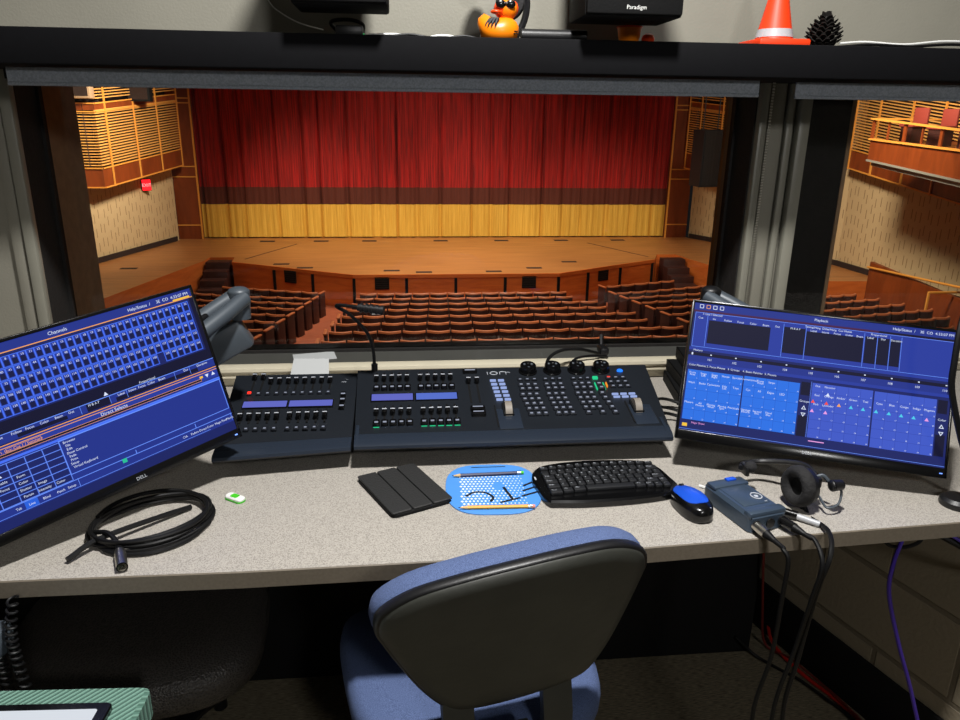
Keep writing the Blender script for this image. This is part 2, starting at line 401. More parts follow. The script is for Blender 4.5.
for i, (x0, x1) in enumerate(((-.936, .953), (1.1, 2.2))):
    g = MB(M['glass']); g.quad((x0, 2.168, .80), (x1, 2.168, .80), (x1, 2.168, 1.62), (x0, 2.168, 1.62))
    f = MB(M['dark_reveal'])
    f.box(((x0+x1)/2, 2.168, .803), (x1-x0, .022, .010)); f.box(((x0+x1)/2, 2.168, 1.612), (x1-x0, .022, .016))
    for x in (x0+.004, x1-.004): f.box((x, 2.168, 1.2), (.008, .022, .80))
    wn = struct(f.build('window_%d' % (i+1))); g.build('pane', wn, smooth=0)
# low concrete block pier under the worktop, with its black skirting
d = Vector((.288, -.9576, 0)); pr = thing('wall_pier', 'x', 'x'); 
for k in ('label', 'category'): del pr[k]
pr['kind'] = 'structure'; pr.location = (1.0, 2.045, 0); pr.rotation_euler = (0, 0, math.atan2(d.y, d.x))
MB(M['block']).box((.425, .06, .353), (.85, .12, .706)).build('block_panel', pr)
MB(M['black_matte']).box((.425, -.006, .078), (.851, .012, .156), None, .003).build('baseboard', pr)
sbox('trim_desk_shade', (-.17, 1.735, .353), (2.3, .02, .706), 'black_matte')  # black sheet added to stand for the deep shade under the worktop

# ------------------------------------------------------------------ worktop and shelf
front = [(-1.349, 1.128), (-.614, 1.128), (-.284, 1.124), (-.012, 1.128), (.414, 1.141), (.627, 1.154), (1.063, 1.180), (1.6, 1.22), (2.349, 1.27)]
wt = thing('worktop', 'long speckled grey laminate worktop running under the booth window', 'desk', (0, 0, .708))
poly = front + [(2.349, 2.044), (-1.349, 2.044)]
MB(M['laminate_edge']).prism(poly, 0, .032, None, M['laminate'], .002).build('counter_top', wt)
MB(M['black_matte']).box((-.17, 1.70, -.05), (2.3, .04, .098)).build('support_rail', wt)
sh = thing('wall_shelf', 'long black shelf across the top of the booth window', 'shelf', (.5, 0, 1.566))
MB(M['shelf']).box((0, 1.9, .0355), (3.69, .298, .071), None, .003).build('board', sh)
for x in (-1.4, -.2, 1.0): MB(M['black_matte']).box((x, 2.00, -.012), (.03, .07, .022)).build('bracket', sh)

# ------------------------------------------------------------------ the auditorium
def fz(y): return -4.86 + max(0, 23.6-y)*.1055
def hall_wall(name, a, b, z0, z1, m):
    a, b = Vector(a), Vector(b); L = (b-a).length
    o = MB(m).box((L/2, .15, (z1-z0)/2), (L, .3, z1-z0)).build(name)
    o.location = (a.x, a.y, z0); o.rotation_euler = (0, 0, math.atan2(b.y-a.y, b.x-a.x)); return struct(o)
def slot_wall(name, c, cs, px, pz):
    """Cast wall with short upright slots, staggered from column to column."""
    m, N, L, B = new_mat(name)
    tc = N.new('ShaderNodeTexCoord'); sx = N.new('ShaderNodeSeparateXYZ'); L.new(tc.outputs['Object'], sx.inputs[0])
    def mth(op, a, b=None):
        n = N.new('ShaderNodeMath'); n.operation = op
        for i, q in enumerate((a, b)):
            if q is None: continue
            if isinstance(q, (int, float)): n.inputs[i].default_value = q
            else: L.new(q, n.inputs[i])
        return n.outputs[0]
    u = mth('DIVIDE', sx.outputs['X'], px); col = mth('FLOOR', u); fu = mth('FRACT', u)
    wob = mth('FRACT', mth('MULTIPLY', mth('SINE', mth('MULTIPLY', col, 12.9898)), 437.58))
    v = mth('ADD', mth('DIVIDE', sx.outputs['Z'], pz), wob); fv = mth('FRACT', v); row = mth('FLOOR', v)
    sh = mth('MULTIPLY', mth('SINE', mth('ADD', mth('MULTIPLY', row, 4.1), mth('MULTIPLY', col, 2.3))), .22)
    a = mth('LESS_THAN', mth('ABSOLUTE', mth('SUBTRACT', mth('ADD', fu, sh), .5)), .06); b = mth('LESS_THAN', fv, .62)
    s = mth('MULTIPLY', a, b)
    mx = N.new('ShaderNodeMix'); mx.data_type = 'RGBA'; L.new(s, mx.inputs[0])
    mx.inputs[6].default_value = rgb(c); mx.inputs[7].default_value = rgb(cs); L.new(mx.outputs[2], B.inputs['Base Color'])
    bp = N.new('ShaderNodeBump'); bp.invert = True; bp.inputs['Strength'].default_value = .8; bp.inputs['Distance'].default_value = .05
    L.new(s, bp.inputs['Height']); L.new(bp.outputs['Normal'], B.inputs['Normal']); B.inputs['Roughness'].default_value = .85
    return m
M['cream_wall'] = slot_wall('cast_cream_wall', (200, 172, 128), (146, 116, 78), .24, .50)
hall_wall('wall_hall_left', (-15.2, 12), (-9.25, 32.3), -4.2, 6, M['cream_wall'])
hall_wall('wall_hall_right', (12.75, 32.6), (15.95, 26.0), -4.2, 6, M['cream_wall'])
hall_wall('wall_hall_right_rear', (15.95, 26.0), (17.2, 10), -4.2, 6, M['cream_wall'])
skl = MB(M['slat_back'])
beam(skl, (-11.72, 23.5, -3.60), (-9.27, 32.1, -3.60), .06, .2); beam(skl, (12.75, 32.5, -3.60), (15.90, 26.0, -3.60), .08, .2); beam(skl, (15.9, 26.0, -3.60), (16.4, 20, -3.60), .08, .2)
struct(skl.build('baseboard_hall'))
# raked floor
hf = MB(M['hall_floor'])
ys = [2.45, 23.6, 34]; vs = []
for y in ys:
    for x in (-17, 18.5): vs.append((x, y, fz(y)))
for y in ys:
    for x in (-17, 18.5): vs.append((x, y, fz(y)-.3))
hf.add(vs, [[0, 1, 3, 2], [2, 3, 5, 4], [6, 8, 9, 7], [8, 10, 11, 9], [0, 2, 8, 6], [2, 4, 10, 8], [1, 7, 9, 3], [3, 9, 11, 5], [0, 6, 7, 1], [4, 5, 11, 10]])
struct(hf.build('floor_hall', smooth=0))
al = MB(M['aisle'])
for xa, xb, xc, xd in ((-2.75, -1.45, -4.2, -1.95), (5.4, 6.75, 6.75, 7.2)):
    al.quad((xa, 23.6, fz(23.6)+.012), (xb, 23.6, fz(23.6)+.012), (xd, 9, fz(9)+.012), (xc, 9, fz(9)+.012))
al.quad((-6.2, 27.6, -4.848), (9.6, 27.6, -4.848), (9.6, 23.6, -4.848), (-6.2, 23.6, -4.848))
struct(al.build('floor_aisle', smooth=0))

# stage
SZ = -3.69
stage = thing('stage', 'honey coloured wooden stage with a bent apron front', 'stage', (1.8, 29, -4.86))
def L3(x, y, z): return (x-1.8, y-29, z+4.86)
sp = [(-1.65, 24.95), (5.3, 24.95), (9.5, 27.4), (9.9, 28.4), (10.65, 28.4), (10.85, 27.4), (11.2, 26.0), (11.95, 23.4), (16.05, 23.2), (15.95, 26), (12.7, 32.5), (12.7, 34), (-9.3, 34), (-9.3, 32.2), (-11.6, 24), (-12.3, 21.4), (-8.6, 21.7), (-7.15, 27.6), (-7.1, 28.3), (-6.2, 28.3), (-6.1, 27.4)]
MB(M['fascia_wood']).prism([(x-1.8, y-29) for x, y in sp], 0, 1.17, None, M['stage_wood']).build('deck', stage, smooth=0)
nz = MB(M['gold_strip'])
for a, b in ((20, 0), (0, 1), (1, 2)):
    p, q = sp[a], sp[b]; beam(nz, L3(p[0], p[1]-.02, -3.745), L3(q[0], q[1]-.02, -3.745), .06, .12, M['fascia_wood'])
nz.build('apron_nosing', stage)
for x, y in ((-4.5, 26.47), (-3.1, 25.75), (-1.65, 24.95), (.1, 24.95), (1.76, 24.95), (3.45, 24.95), (5.3, 24.95), (6.5, 25.65), (7.9, 26.47), (9.38, 27.33)):
    MB(M['black_matte']).box(L3(x, y-.02, -4.34), (.10, .05, 1.06)).build('fascia_strip', stage)
for x, y, a in ((-3.9, 26.12, -30), (-.72, 24.95, 0), (4.27, 24.95, 0), (7.15, 26.03, 30)):
    v = MB(M['black_matte']); q = Matrix.Rotation(R(a), 3, 'Z')
    v.box(L3(x, y-.03, -3.98), (.48, .04, .42), None, 0, q)
    for k in range(5): v.box(L3(x, y-.055, -4.13+k*.075), (.44, .02, .02), M['slat_back'], 0, q)
    v.build('vent', stage)
for x, y in ((-4.3, 26.9), (-3.4, 26.2), (-.4, 25.6), (.7, 25.3), (3.1, 25.35), (4.6, 25.9), (6.1, 27.0), (12.2, 26.4), (-9.3, 26.3)): MB(M['slat_back']).box(L3(x, y, -3.688), (.55, .22, .012)).build('floor_pocket', stage)
for x in (-5.6, -3.4, -1.4, 1.6, 4.2, 6.8, 9.3): MB(M['slat_back']).box(L3(x, 31.9, -3.688), (.6, .3, .012)).build('floor_pocket', stage)
for p, q in (((-5.75, 27.9), (-4.3, 31.2)), ((9.4, 27.9), (7.8, 31.2))):
    pk = MB(M['slat_back']); beam(pk, L3(*p, -3.69), L3(*q, -3.69), .05, .012); pk.build('floor_seam', stage)
# side steps up to the stage
for xa, xb, lab in ((-7.08, -6.2, 'dark brown steps up to the stage, left of the apron'), (9.85, 10.75, 'dark brown steps up to the stage, right of the apron')):
    s_ = thing('stage_steps', lab, 'steps', ((xa+xb)/2, 27.3, -4.86))
    for k in range(5):
        MB(M['seat_shell']).box((0, -1.6+.5*k, .11+.115*(2*k)/2), (xb-xa-.04, .5, .22+.23*k), None, .01).build('step', s_)
    for ch, k in zip(s_.children, range(5)): pass
# proscenium columns
def column(x0, x1, lab, edge):
    c = thing('proscenium_panel', lab, 'wall panel', ((x0+x1)/2, 32.75, SZ)); hw = (x1-x0)/2
    MB(M['panel_wood']).box((0, 0, 4.2), (x1-x0, .3, 8.4)).build('veneer_board', c)
    g = MB(M['gold_strip'])
    for z in (.58, 2.55, 2.96, 5.42, 5.6): g.box((0, -.165, z), (x1-x0, .03, .05))
    for x in (edge*hw,): g.box((x, -.165, 4.2), (.07, .04, 8.4))
    g.build('gold_edging', c); return c
column(-9.32, -8.36, 'tall red brown veneer panel left of the stage curtain', 1)
column(11.66, 12.62, 'tall red brown veneer panel right of the stage curtain', -1)
# main curtain
def fold(x):
    ph = (x+8.4)/1.02 + .18*math.sin(x*1.7) + .11*math.sin(x*3.9+1)
    d_ = abs(ph - round(ph)); cr = math.exp(-(d_/.07)**2)
    return .16*cr + .018*math.sin(x*23+2*math.sin(x*.9)) + .004*math.sin(x*47+3*math.sin(x*1.3)) + .035*math.sin(x*5.3+1+1.5*math.sin(x*.6))
def drape_part(name, m, z0, z1, dy, par, hem=0.):
    mb = MB(m); n = 560; zs = [z0 + (z1-z0)*k/4 for k in range(5)]; vs = []
    for k, z in enumerate(zs):
        for i in range(n+1):
            x = -8.35 + 19.99*i/n; hz = z + ((-hem*fold(x)*4) if k == 0 else 0)
            vs.append((x-1.66, fold(x)*(1 - .15*k/4) + dy, hz-SZ))
    mb.add(vs, [[k*(n+1)+i, k*(n+1)+i+1, (k+1)*(n+1)+i+1, (k+1)*(n+1)+i] for k in range(4) for i in range(n)])
    o = mb.build(name, par, smooth=80, recalc=False)
    return o
cur = thing('stage_curtain', 'closed red stage curtain with a brown stripe and gold hem band', 'curtain', (1.66, 32.8, SZ))
drape_part('red_drape', M['red'], -1.56, 4.6, 0, cur); drape_part('brown_stripe', M['brown'], -2.26, -1.56, 0, cur); drape_part('gold_band', M['gold'], -3.64, -2.27, -.02, cur, .04)

# slatted acoustic panels
def grille(name, lab, A, B, muls, back, ret=None, rows=44, upper=1.9):
    """A: near lower corner, B: far lower corner; muls: where the gold uprights stand along A-B; ret: end of a return leg from A."""
    A, B = Vector(A), Vector(B); t = thing(name, lab, 'acoustic panel', A)
    A0 = A.copy(); nb = Vector(back)
    legs = [(A, B)] + ([(Vector(ret), A)] if ret else [])
    base, sl, mu, bk = MB(M['panel_wood']), MB(M['slat_wood']), MB(M['gold_strip']), MB(M['slat_back'])
    up = lambda p, h: p - A0 + Vector((0, 0, h))
    for li, (p, q) in enumerate(legs):
        n = nb if li == 0 else Vector((0, 1, 0))
        beam(base, up(p + n*.06, .33), up(q + n*.06, .33), .12, .66)
        for h in (.03, .66): beam(mu, up(p - n*.02, h), up(q - n*.02, h), .05, .042)
        beam(bk, up(p + n*.4, 2.9), up(q + n*.4, 2.9), .05, 4.5)
        beam(bk, up(p + n*.2, .64), up(q + n*.2, .64), .4, .03)
        k = 0; h = .75
        while h < 4.9:
            if abs(h-(.66+upper+.12)) < .13:
                beam(base, up(p + n*.04, h), up(q + n*.04, h), .08, .22)
                for e in (-.13, .13): beam(mu, up(p - n*.02, h+e), up(q - n*.02, h+e), .05, .04)
                h += .19
            else: beam(sl, up(p + n*.05, h), up(q + n*.05, h), .10, .030)
            h += .092
    for s_ in muls:
        p = A + (B-A)*s_ - nb*.03
        beam(mu, up(p, 0), up(p, 4.9), .045, .06)
    base.build('base_band', t, smooth=0); sl.build('slats', t, smooth=0); mu.build('gold_strips', t, smooth=0); bk.build('backing', t, smooth=0)
    return t
grille('grille_panel', 'slatted gold wood acoustic panel above the cream wall left of the stage', (-9.95, 27.0, -1.09), (-8.75, 32.1, -.68), (.10, .42, .71, 1.0), (-1, 0, 0), (-10.72, 27.0, -1.09))
grille('grille_panel', 'slatted gold wood acoustic panel behind the hanging black speaker right of the stage', (13.45, 26.6, -1.08), (12.15, 32.2, -.66), (.3, .6, .85, 1.0), (1, 0, 0))
grille('grille_panel', 'slatted gold wood acoustic panel seen through the right window behind the box', (15.72, 19.2, -.90), (15.5, 25.5, -.19), (.12, .33, .55, .80, 1.0), (1, 0, 0), upper=4.)
for x, y, z, m, lab in ((-10.25, 26.72, 2.25, 'brown_reveal', 'brown loudspeaker box fixed on the slatted panel, nearer the jamb'), (-9.2, 29.3, 2.2, 'black_matte', 'black loudspeaker box fixed on the slatted panel, nearer the curtain')):
    b = MB(M[m]).box((0, 0, 0), (.8, .4, .95), None, .03); b.box((0, -.2, 0), (.66, .02, .8), M['slat_back'])
    o = b.build('loudspeaker'); o.location = (x, y, z); tag(o, lab, 'loudspeaker')
# exit sign
ex = thing('exit_sign', 'glowing red exit sign on the cream wall left of the stage', 'sign', (-9.66, 30.3, -1.27), R(30))
MB(M['black']).box((0, .05, 0), (.36, .08, .44), None, .01).build('case', ex)
MB(glow('exit_red', (255, 26, 34), 2.2)).box((0, 0, 0), (.31, .02, .40)).text('EXIT', (0, -.013, 0), (1, 0, 0), (0, 0, 1), .12, glow('exit_letters', (255, 190, 190), 1.2)).build('lit_face', ex)
# hanging loudspeaker array
sp_ = thing('hanging_speaker', 'big black loudspeaker hanging beside the right proscenium panel', 'loudspeaker', (11.15, 27.4, -.97), R(12))
MB(M['ink']).prism([(-.5, -.4), (.5, -.4), (.36, .5), (-.36, .5)], 0, 2.0, None, None, .03).build('cabinet', sp_, smooth=20)
MB(M['ink']).box((0, -.41, 1.0), (.9, .03, 1.86)).build('grille', sp_)
for x in (-.3, .3): MB(M['black']).cyl((x, 0, 1.98), (x, 0, 5.2), .02, n=8).build('rigging_rod', sp_)
# box seats jutting from the right wall
ob = thing('box_balcony', 'wood fronted box balcony with an open rail on the right wall', 'balcony', (13.3, 21, 0))
def q3(x, y, z): return (x-13.3, y-21, z)
bm_ = MB(M['panel_wood'])
def slab(mb, z0a, z0b, z1a, z1b, m=None, x=13.3, xb=12.95, w=2.6, ya=21., yb=15.5):
    vs = []
    for y, x0, zl, zh in ((ya, x, z0a, z1a), (yb, xb, z0b, z1b)):
        vs += [q3(x0, y, zl), q3(x0+w, y, zl), q3(x0+w, y, zh), q3(x0, y, zh)]
    mb.add(vs, [[0, 1, 2, 3], [4, 7, 6, 5], [0, 3, 7, 4], [1, 5, 6, 2], [3, 2, 6, 7], [0, 4, 5, 1]], m)
slab(bm_, .33, .02, .90, .72); bm_.build('front_board', ob, smooth=0)
tr = MB(M['gold_strip']); beam(tr, q3(13.3, 21.02, .93), q3(12.95, 15.5, .75), .12, .05); beam(tr, q3(13.28, 21.02, 1.48), q3(12.93, 15.5, 1.16), .14, .045); beam(tr, q3(13.3, 21.02, 1.48), q3(15.8, 21.02, 1.48), .1, .045)
tr.build('rail', ob, smooth=0)
tb = MB(M['trim_paint']); beam(tb, q3(13.42, 20.9, .27), q3(13.05, 15.5, -.05), .1, .13); beam(tb, q3(13.28, 21.0, .35), q3(12.93, 15.5, .04), .05, .05); tb.build('lower_moulding', ob, smooth=0)
for k in range(8):
    f = k/7; x, y = 13.3-.35*f, 21-5.5*f; z0, z1 = .93-.18*f, 1.47-.31*f
    MB(M['panel_wood']).box(q3(x, y-.04, (z0+z1)/2), (.05, .10 if k % 2 == 0 else .04, z1-z0)).build('baluster', ob, smooth=0)
gp_ = MB(M['glass']); gp_.quad(q3(13.32, 20.9, .95), q3(12.97, 15.6, .78), q3(12.97, 15.6, 1.15), q3(13.32, 20.9, 1.45)); gp_.build('rail_glass', ob, smooth=0)
for k in range(4):
    f = (k+.6)/4.2; x, y = 13.9-.3*f, 20.8-5.2*f
    c = MB(mat('brick_red_chair_cloth', (132, 44, 28), .8)).box((0, 0, .45), (.5, .5, .1), None, .03); c.box((.22, 0, .68), (.08, .5, .46), None, .03); c.box((0, 0, .2), (.4, .4, .4), M['seat_shell'])
    o = c.build('box_chair'); o.location = (x, y, .90-.17*f+.0); o.rotation_euler = (0, 0, R(8)); tag(o, 'maroon chair up in the box balcony on the right wall', 'chair', 'chairs in the box balcony')
# half wall and handrails by the right aisle
hw_ = thing('half_wall', 'brown wood half wall with handrail before the cream right wall', 'half wall', (15.33, 23, -5.02))
b = MB(M['panel_wood'])
beam(b, (0, 0, 1.02), (.05, -5, .70), .12, 2.04); b.build('board', hw_, smooth=0)
MB(M['gold_strip']).tube([(-.12, 0, 1.86), (-.08, -4, 2.1), (-.08, -5, 2.2)], .035).build('handrail', hw_)
pr_ = thing('aisle_rail', 'square gold wooden rail frame standing behind the right seats', 'handrail', (14.5, 19, fz(19)))
g = MB(M['gold_strip'])
g.box((0, 0, .65), (.06, .06, 1.30), None, .01); g.box((.55, .03, 1.28), (1.1, .06, .06), None, .01); g.box((1.08, .03, .65), (.06, .06, 1.3), None, .01)
g.build('frame', pr_)
# seats: one of each, then copies
def make_seat():
    t = thing('theater_seat', 'x', 'seat', (0, 0, 0), 0.)
    bk = MB(M['seat_shell']); n = 8; lo = []
    def arc(u, dy): return (u, -.02 - .10*math.cos(u/.27*PI/2) + dy)
    for z, tk in ((.28, .03), (.34, .05), (.76, .05), (.80, .045)):
        l = []
        for i in range(n+1): x, y = arc(-.26+.52*i/n, -tk); l.append((x, y, z))
        for i in range(n, -1, -1): x, y = arc(-.26+.52*i/n, tk); l.append((x, y, z))
        lo.append(l)
    bk.rings(lo); bk.build('backrest', t)
    cp = MB(M['seat_cap']); lo = []
    for z, tk in ((.80, .046), (.815, .040), (.838, .036), (.845, .026)):
        l = []
        for i in range(n+1): x, y = arc(-.26+.52*i/n, -tk); l.append((x, y, z))
        for i in range(n, -1, -1): x, y = arc(-.26+.52*i/n, tk); l.append((x, y, z))
        lo.append(l)
    cp.rings(lo); cp.build('back_cap', t)
    MB(M['seat_cloth']).box((0, .24, .42), (.46, .40, .10), None, .03).build('seat_cushion', t)
    a = MB(M['seat_shell'])
    for x in (-.258, .258): a.box((x, .16, .30), (.03, .34, .60), None, .01)
    a.build('arm_stand', t); return t
proto = [None]
def put_seat(x, y, rz, label, group):
    z = fz(y)
    if proto[0] is None:
        o = make_seat(); proto[0] = o; o.location = (x, y, z); o.rotation_euler = (0, 0, rz); o['label'] = label; o['group'] = group
    else: o = dup(proto[0], (x, y, z), rz, label, group)
ORD = ['first', 'second', 'third', 'fourth', 'fifth', 'sixth', 'seventh', 'eighth', 'ninth', 'tenth', 'eleventh']
cnt = [12, 12, 13, 13, 14, 14, 15, 15]
for i in range(8):
    y = 23.6-1.15*i; x0 = -1.13-.055*i
    for j in range(cnt[i]):
        x = x0+.56*j; c = (x-2.2)/9
        put_seat(x, y+.35*c*c, R(-7*c*-1), 'dark maroon seat in the %s row from the stage, middle block' % ORD[i], 'seats of the middle block, %s row' % ORD[i])
ca, sa = math.cos(R(18)), math.sin(R(18))
for i in range(9):
    xe, ye = -3.0-.09*i, 23.95-1.1*i
    for j in range(13):
        x, y = xe-.56*j*ca, ye+.56*j*sa
        if x < -5.7 and y > 24.7: continue
        if y > 20.9 and x < -7.9+(y-21.7)*.246: continue
        put_seat(x, y, R(-18), 'dark maroon seat in the %s row from the stage, left block' % ORD[i], 'seats of the left block, %s row' % ORD[i])
for i in range(10):
    xe, ye = 7.1+.05*i, 24.45-1.12*i
    for j in range(14):
        x, y = xe+.56*j*ca, ye+.56*j*sa
        if y > 22.7 and x > 10.55+(26-y)*.28: continue
        if x > 9.3 and y > 25.0: continue
        if x > 14.9 or x/y > .80: continue
        put_seat(x, y, R(18), 'dark maroon seat in the %s row from the stage, right block' % ORD[i], 'seats of the right block, %s row' % ORD[i])
def end_panel(x, y, rz, lab, grp, o=[None]):
    if o[0] is None:
        t = thing('row_end_panel', lab, 'seat end panel', (x, y, fz(y)), rz, grp); o[0] = t
        MB(M['seat_shell']).box((0, .06, .40), (.05, .40, .8), None, .01).build('board', t)
        MB(M['seat_cap']).box((0, .06, .815), (.08, .44, .04), None, .01).build('cap', t)
    else: dup(o[0], (x, y, fz(y)), rz, lab, grp)
for i in range(9): end_panel(-2.64-.09*i, 23.85-1.1*i, R(-18), 'wood capped end panel of the %s row, left block' % ORD[i], 'end panels along the left aisle')
for i in range(8): end_panel(6.72+.05*i, 24.35-1.12*i, R(18), 'wood capped end panel of the %s row, right block' % ORD[i], 'end panels along the right aisle')
for i in range(5): end_panel(-1.47-.055*(i+3), 23.6-1.15*(i+3), 0, 'wood capped end panel of the %s row, middle block' % ORD[i+3], 'end panels of the middle block')

# ------------------------------------------------------------------ things on and around the worktop
DZ = .74
# blinds
def blind(x0, x1, lab, z0):
    t = thing('roller_blind', lab, 'blind', ((x0+x1)/2, 1.80, z0)); w = x1-x0
    MB(M['blind']).box((0, 0, .019), (w, .004, .036)).build('fabric', t)
    MB(M['blind']).box((0, -.001, .004), (w+.002, .007, .008), None, .003).build('hem_bar', t)
    MB(M['blind']).cyl((-w/2+.05, .026, .022), (w/2-.05, .026, .022), .017).build('roller_tube', t)
    return t
b1 = blind(-.832, .840, 'wide grey roller blind rolled up over the main window', 1.524)
b2 = blind(.930, 2.05, 'grey roller blind rolled up over the right window', 1.522)
ch = MB(M['steel'])
for k in range(100): ch.ball((.965, 1.985, 1.60-.0072*k), (.0022, .0022, .0022), None, 6, 4)
for k in range(100): ch.ball((.972, 1.992, 1.60-.0072*k), (.0022, .0022, .0022), None, 6, 4)
tag(ch.build('bead_chain'), 'beaded metal blind chain hanging down the grey window post', 'chain')

# two monitors. local axes: x across, z up, front towards -y
SC = {k: glow('screen_'+k, c, s) for k, c, s in (('navy', (24, 34, 98), 1), ('deep', (13, 14, 44), 1), ('mid', (38, 58, 156), 1), ('panel', (33, 50, 138), 1), ('line', (104, 146, 255), 1), ('cell', (70, 112, 246), 1), ('cellin', (16, 22, 66), 1),
    ('white', (222, 232, 255), 1), ('blue', (40, 112, 228), 1), ('bluegrid', (28, 84, 190), 1), ('violet', (62, 88, 198), 1), ('violetgrid', (46, 66, 164), 1), ('orange', (246, 168, 92), 1), ('yellow', (246, 196, 60), 1), ('red', (246, 80, 60), 1), ('cyan', (80, 206, 236), 1), ('green', (40, 190, 150), 1), ('pink', (236, 160, 230), 1), ('sel', (40, 96, 220), 1), ('rust', (70, 30, 70), 1))}
def eul(a, b, c): return (Matrix.Rotation(a, 3, 'Z') @ Matrix.Rotation(b, 3, 'X') @ Matrix.Rotation(c, 3, 'Y')).to_euler('XYZ')
class Screen:
    """Flat picture of a user interface; u to the right and v up, both 0 to 1."""
    def __init__(s, w, h): s.mb = MB(SC['navy']); s.w = w; s.h = h; s.k = 0
    def p(s, u, v, lift): return Vector(((u-.5)*s.w, -.0005-lift*.00022, (v-.5)*s.h))
    def rect(s, u0, v0, u1, v1, m, k=1): s.mb.quad(s.p(u0, v0, k), s.p(u1, v0, k), s.p(u1, v1, k), s.p(u0, v1, k), SC[m])
    def line(s, u0, v0, u1, v1, m='line', t=.0014, k=4):
        if abs(u1-u0)*s.w > abs(v1-v0)*s.h: tv = t/s.h/2; s.rect(u0, v0-tv, u1, v1+tv, m, k)
        else: tu = t/s.w/2; s.rect(u0-tu, min(v0, v1), u1+tu, max(v0, v1), m, k)
    def frame(s, u0, v0, u1, v1, m='line', t=.0011, k=4):
        s.line(u0, v0, u1, v0, m, t, k); s.line(u0, v1, u1, v1, m, t, k); s.line(u0, v0, u0, v1, m, t, k); s.line(u1, v0, u1, v1, m, t, k)
    def text(s, wd, u, v, h, m='white', align='c', k=6): s.mb.text(wd, s.p(u, v, k), (1, 0, 0), (0, 0, 1), h*1.05, SC[m], align)
    def tri(s, u, v, r, m='white', up=True, k=6, hollow=False):
        g = 1 if up else -1; a = r/s.w; b = r/s.h*g
        s.mb.add([s.p(u-a, v-b*.7, k), s.p(u+a, v-b*.7, k), s.p(u, v+b, k)], [[0, 1, 2]], SC[m])
        if hollow: s.mb.add([s.p(u-a*.5, v-b*.42, k+1), s.p(u+a*.5, v-b*.42, k+1), s.p(u, v+b*.45, k+1)], [[0, 1, 2]], SC['deep'])
def monitor(name, lab, loc, rot, W, H, chin):
    t = thing(name, lab, 'monitor', loc, rot)
    d = .022; e = .006
    b = MB(M['black']); b.box((0, d/2+.004, 0), (W, d, H), None, .004)
    b.box((0, .032, -.01), (W*.62, .03, H*.6), None, .012); b.build('case', t)
    f = MB(M['black_gloss'])
    f.box((0, .002, H/2-e/2), (W, .008, e), None, .001); f.box((0, .002, -H/2+chin/2), (W, .008, chin), None, .001)
    for s in (-1, 1): f.box((s*(W/2-e/2), .002, 0), (e, .008, H), None, .001)
    bz = f.build('bezel', t)
    return t, Screen(W-2*e, H-e-chin), (chin-e)/2, bz
# left: channel grid above, cue list and browser below
mL, s, off, bz = monitor('monitor', 'tilted left monitor showing a grid of numbered channels', (-.575, 1.303, .965), tuple(eul(.724, -.243, -.114)), .54, .325, .020)
s.rect(0, 0, 1, 1, 'navy', 0)
s.rect(0, .945, 1, 1, 'panel', 1); s.text('Channels', .52, .975, .006); s.text('Help/Status  /', .80, .975, .0055); s.text('3E  CO  4:33:07 PM', .925, .975, .0055)
s.line(0, .945, 1, .945, 'orange', .0016, 3); s.rect(.925, .948, .99, .958, 'yellow', 5)
s.rect(.14, .585, .995, .925, 'navy', 1)
n = 1; cw = .0246; rh = .0665
for r in range(5):
    v1 = .925 - r*rh; v0 = v1 - rh*.97
    for c in range(33):
        u0 = .165 + c*cw
        if r == 4 and c == 26: continue
        s.rect(u0, v0, u0+cw, v1, 'cell', 2); s.rect(u0+.0022, v0+.004, u0+cw-.0022, v1-.004, 'mid', 3); s.rect(u0+.0045, v0+.008, u0+cw-.0045, v1-.024, 'cellin', 4)
        s.text(str(n), u0+cw/2, v1-.0145, .0037); n += 1
s.rect(.12, .51, 1, .585, 'deep', 1); s.rect(.985, .57, 1, .95, 'deep', 2)
s.tri(.592, .533, .004)
s.rect(.1, .465, 1, .515, 'panel', 1); s.line(.1, .515, 1, .515); s.rect(.30, .470, .455, .492, 'deep', 2); s.rect(.52, .466, .60, .512, 'deep', 2); s.rect(.62, .466, .93, .490, 'deep', 2)
for wd, u in (('Int', .20), ('Cue', .25), ('Follow', .30), ('Focus', .34), ('Color', .385), ('Beam', .43), ('Out', .47), ('M B A F', .545), ('Label', .64), ('Intens', .68), ('Focus', .715), ('Color', .75), ('Beam', .79), ('Dur', .885), ('Duration', .95)): s.text(wd, u, .502, .0042)
s.text('Proportional', .74, .527, .0042)
for u in (.50, .60, .66, .84, .90): s.line(u, .466, u, .515, 'line', .0008)
s.rect(0, .392, 1, .450, 'mid', 1)
s.line(0, .455, 1, .455, 'orange', .0014); s.line(0, .440, 1, .440, 'orange', .0011)
s.text('Direct Selects', .60, .424, .006); s.rect(0, .395, .93, .409, 'deep', 2); s.frame(0, .395, .93, .409, 'orange', .0006)
s.text('1. Live: Cue 1 / Summary', .30, .423, .0045, 'orange'); s.frame(.255, .413, .36, .434, 'orange', .0006)
s.tri(.955, .418, .004, 'white', False); s.tri(.98, .418, .004); s.rect(.925, .412, .938, .426, 'yellow', 5)
s.rect(0, .06, 1, .392, 'panel', 1); s.rect(0, .366, 1, .380, 'cell', 2); s.line(.40, .366, 1, .366, 'line', .0012); s.line(.40, .38, 1, .38, 'line', .0008)
s.frame(.402, .155, .996, .364, 'line', .0013)
for i in range(7): s.line(.08+.0535*i, .12, .08+.0535*i, .358, 'line', .0011)
for j in range(7): s.line(.08, .358-.0397*j, .40, .358-.0397*j, 'line', .0011)
for i in range(6):
    for j in range(6): s.rect(.083+.0535*i, .3225-.0397*j, .1305+.0535*i, .354-.0397*j, 'navy', 2)
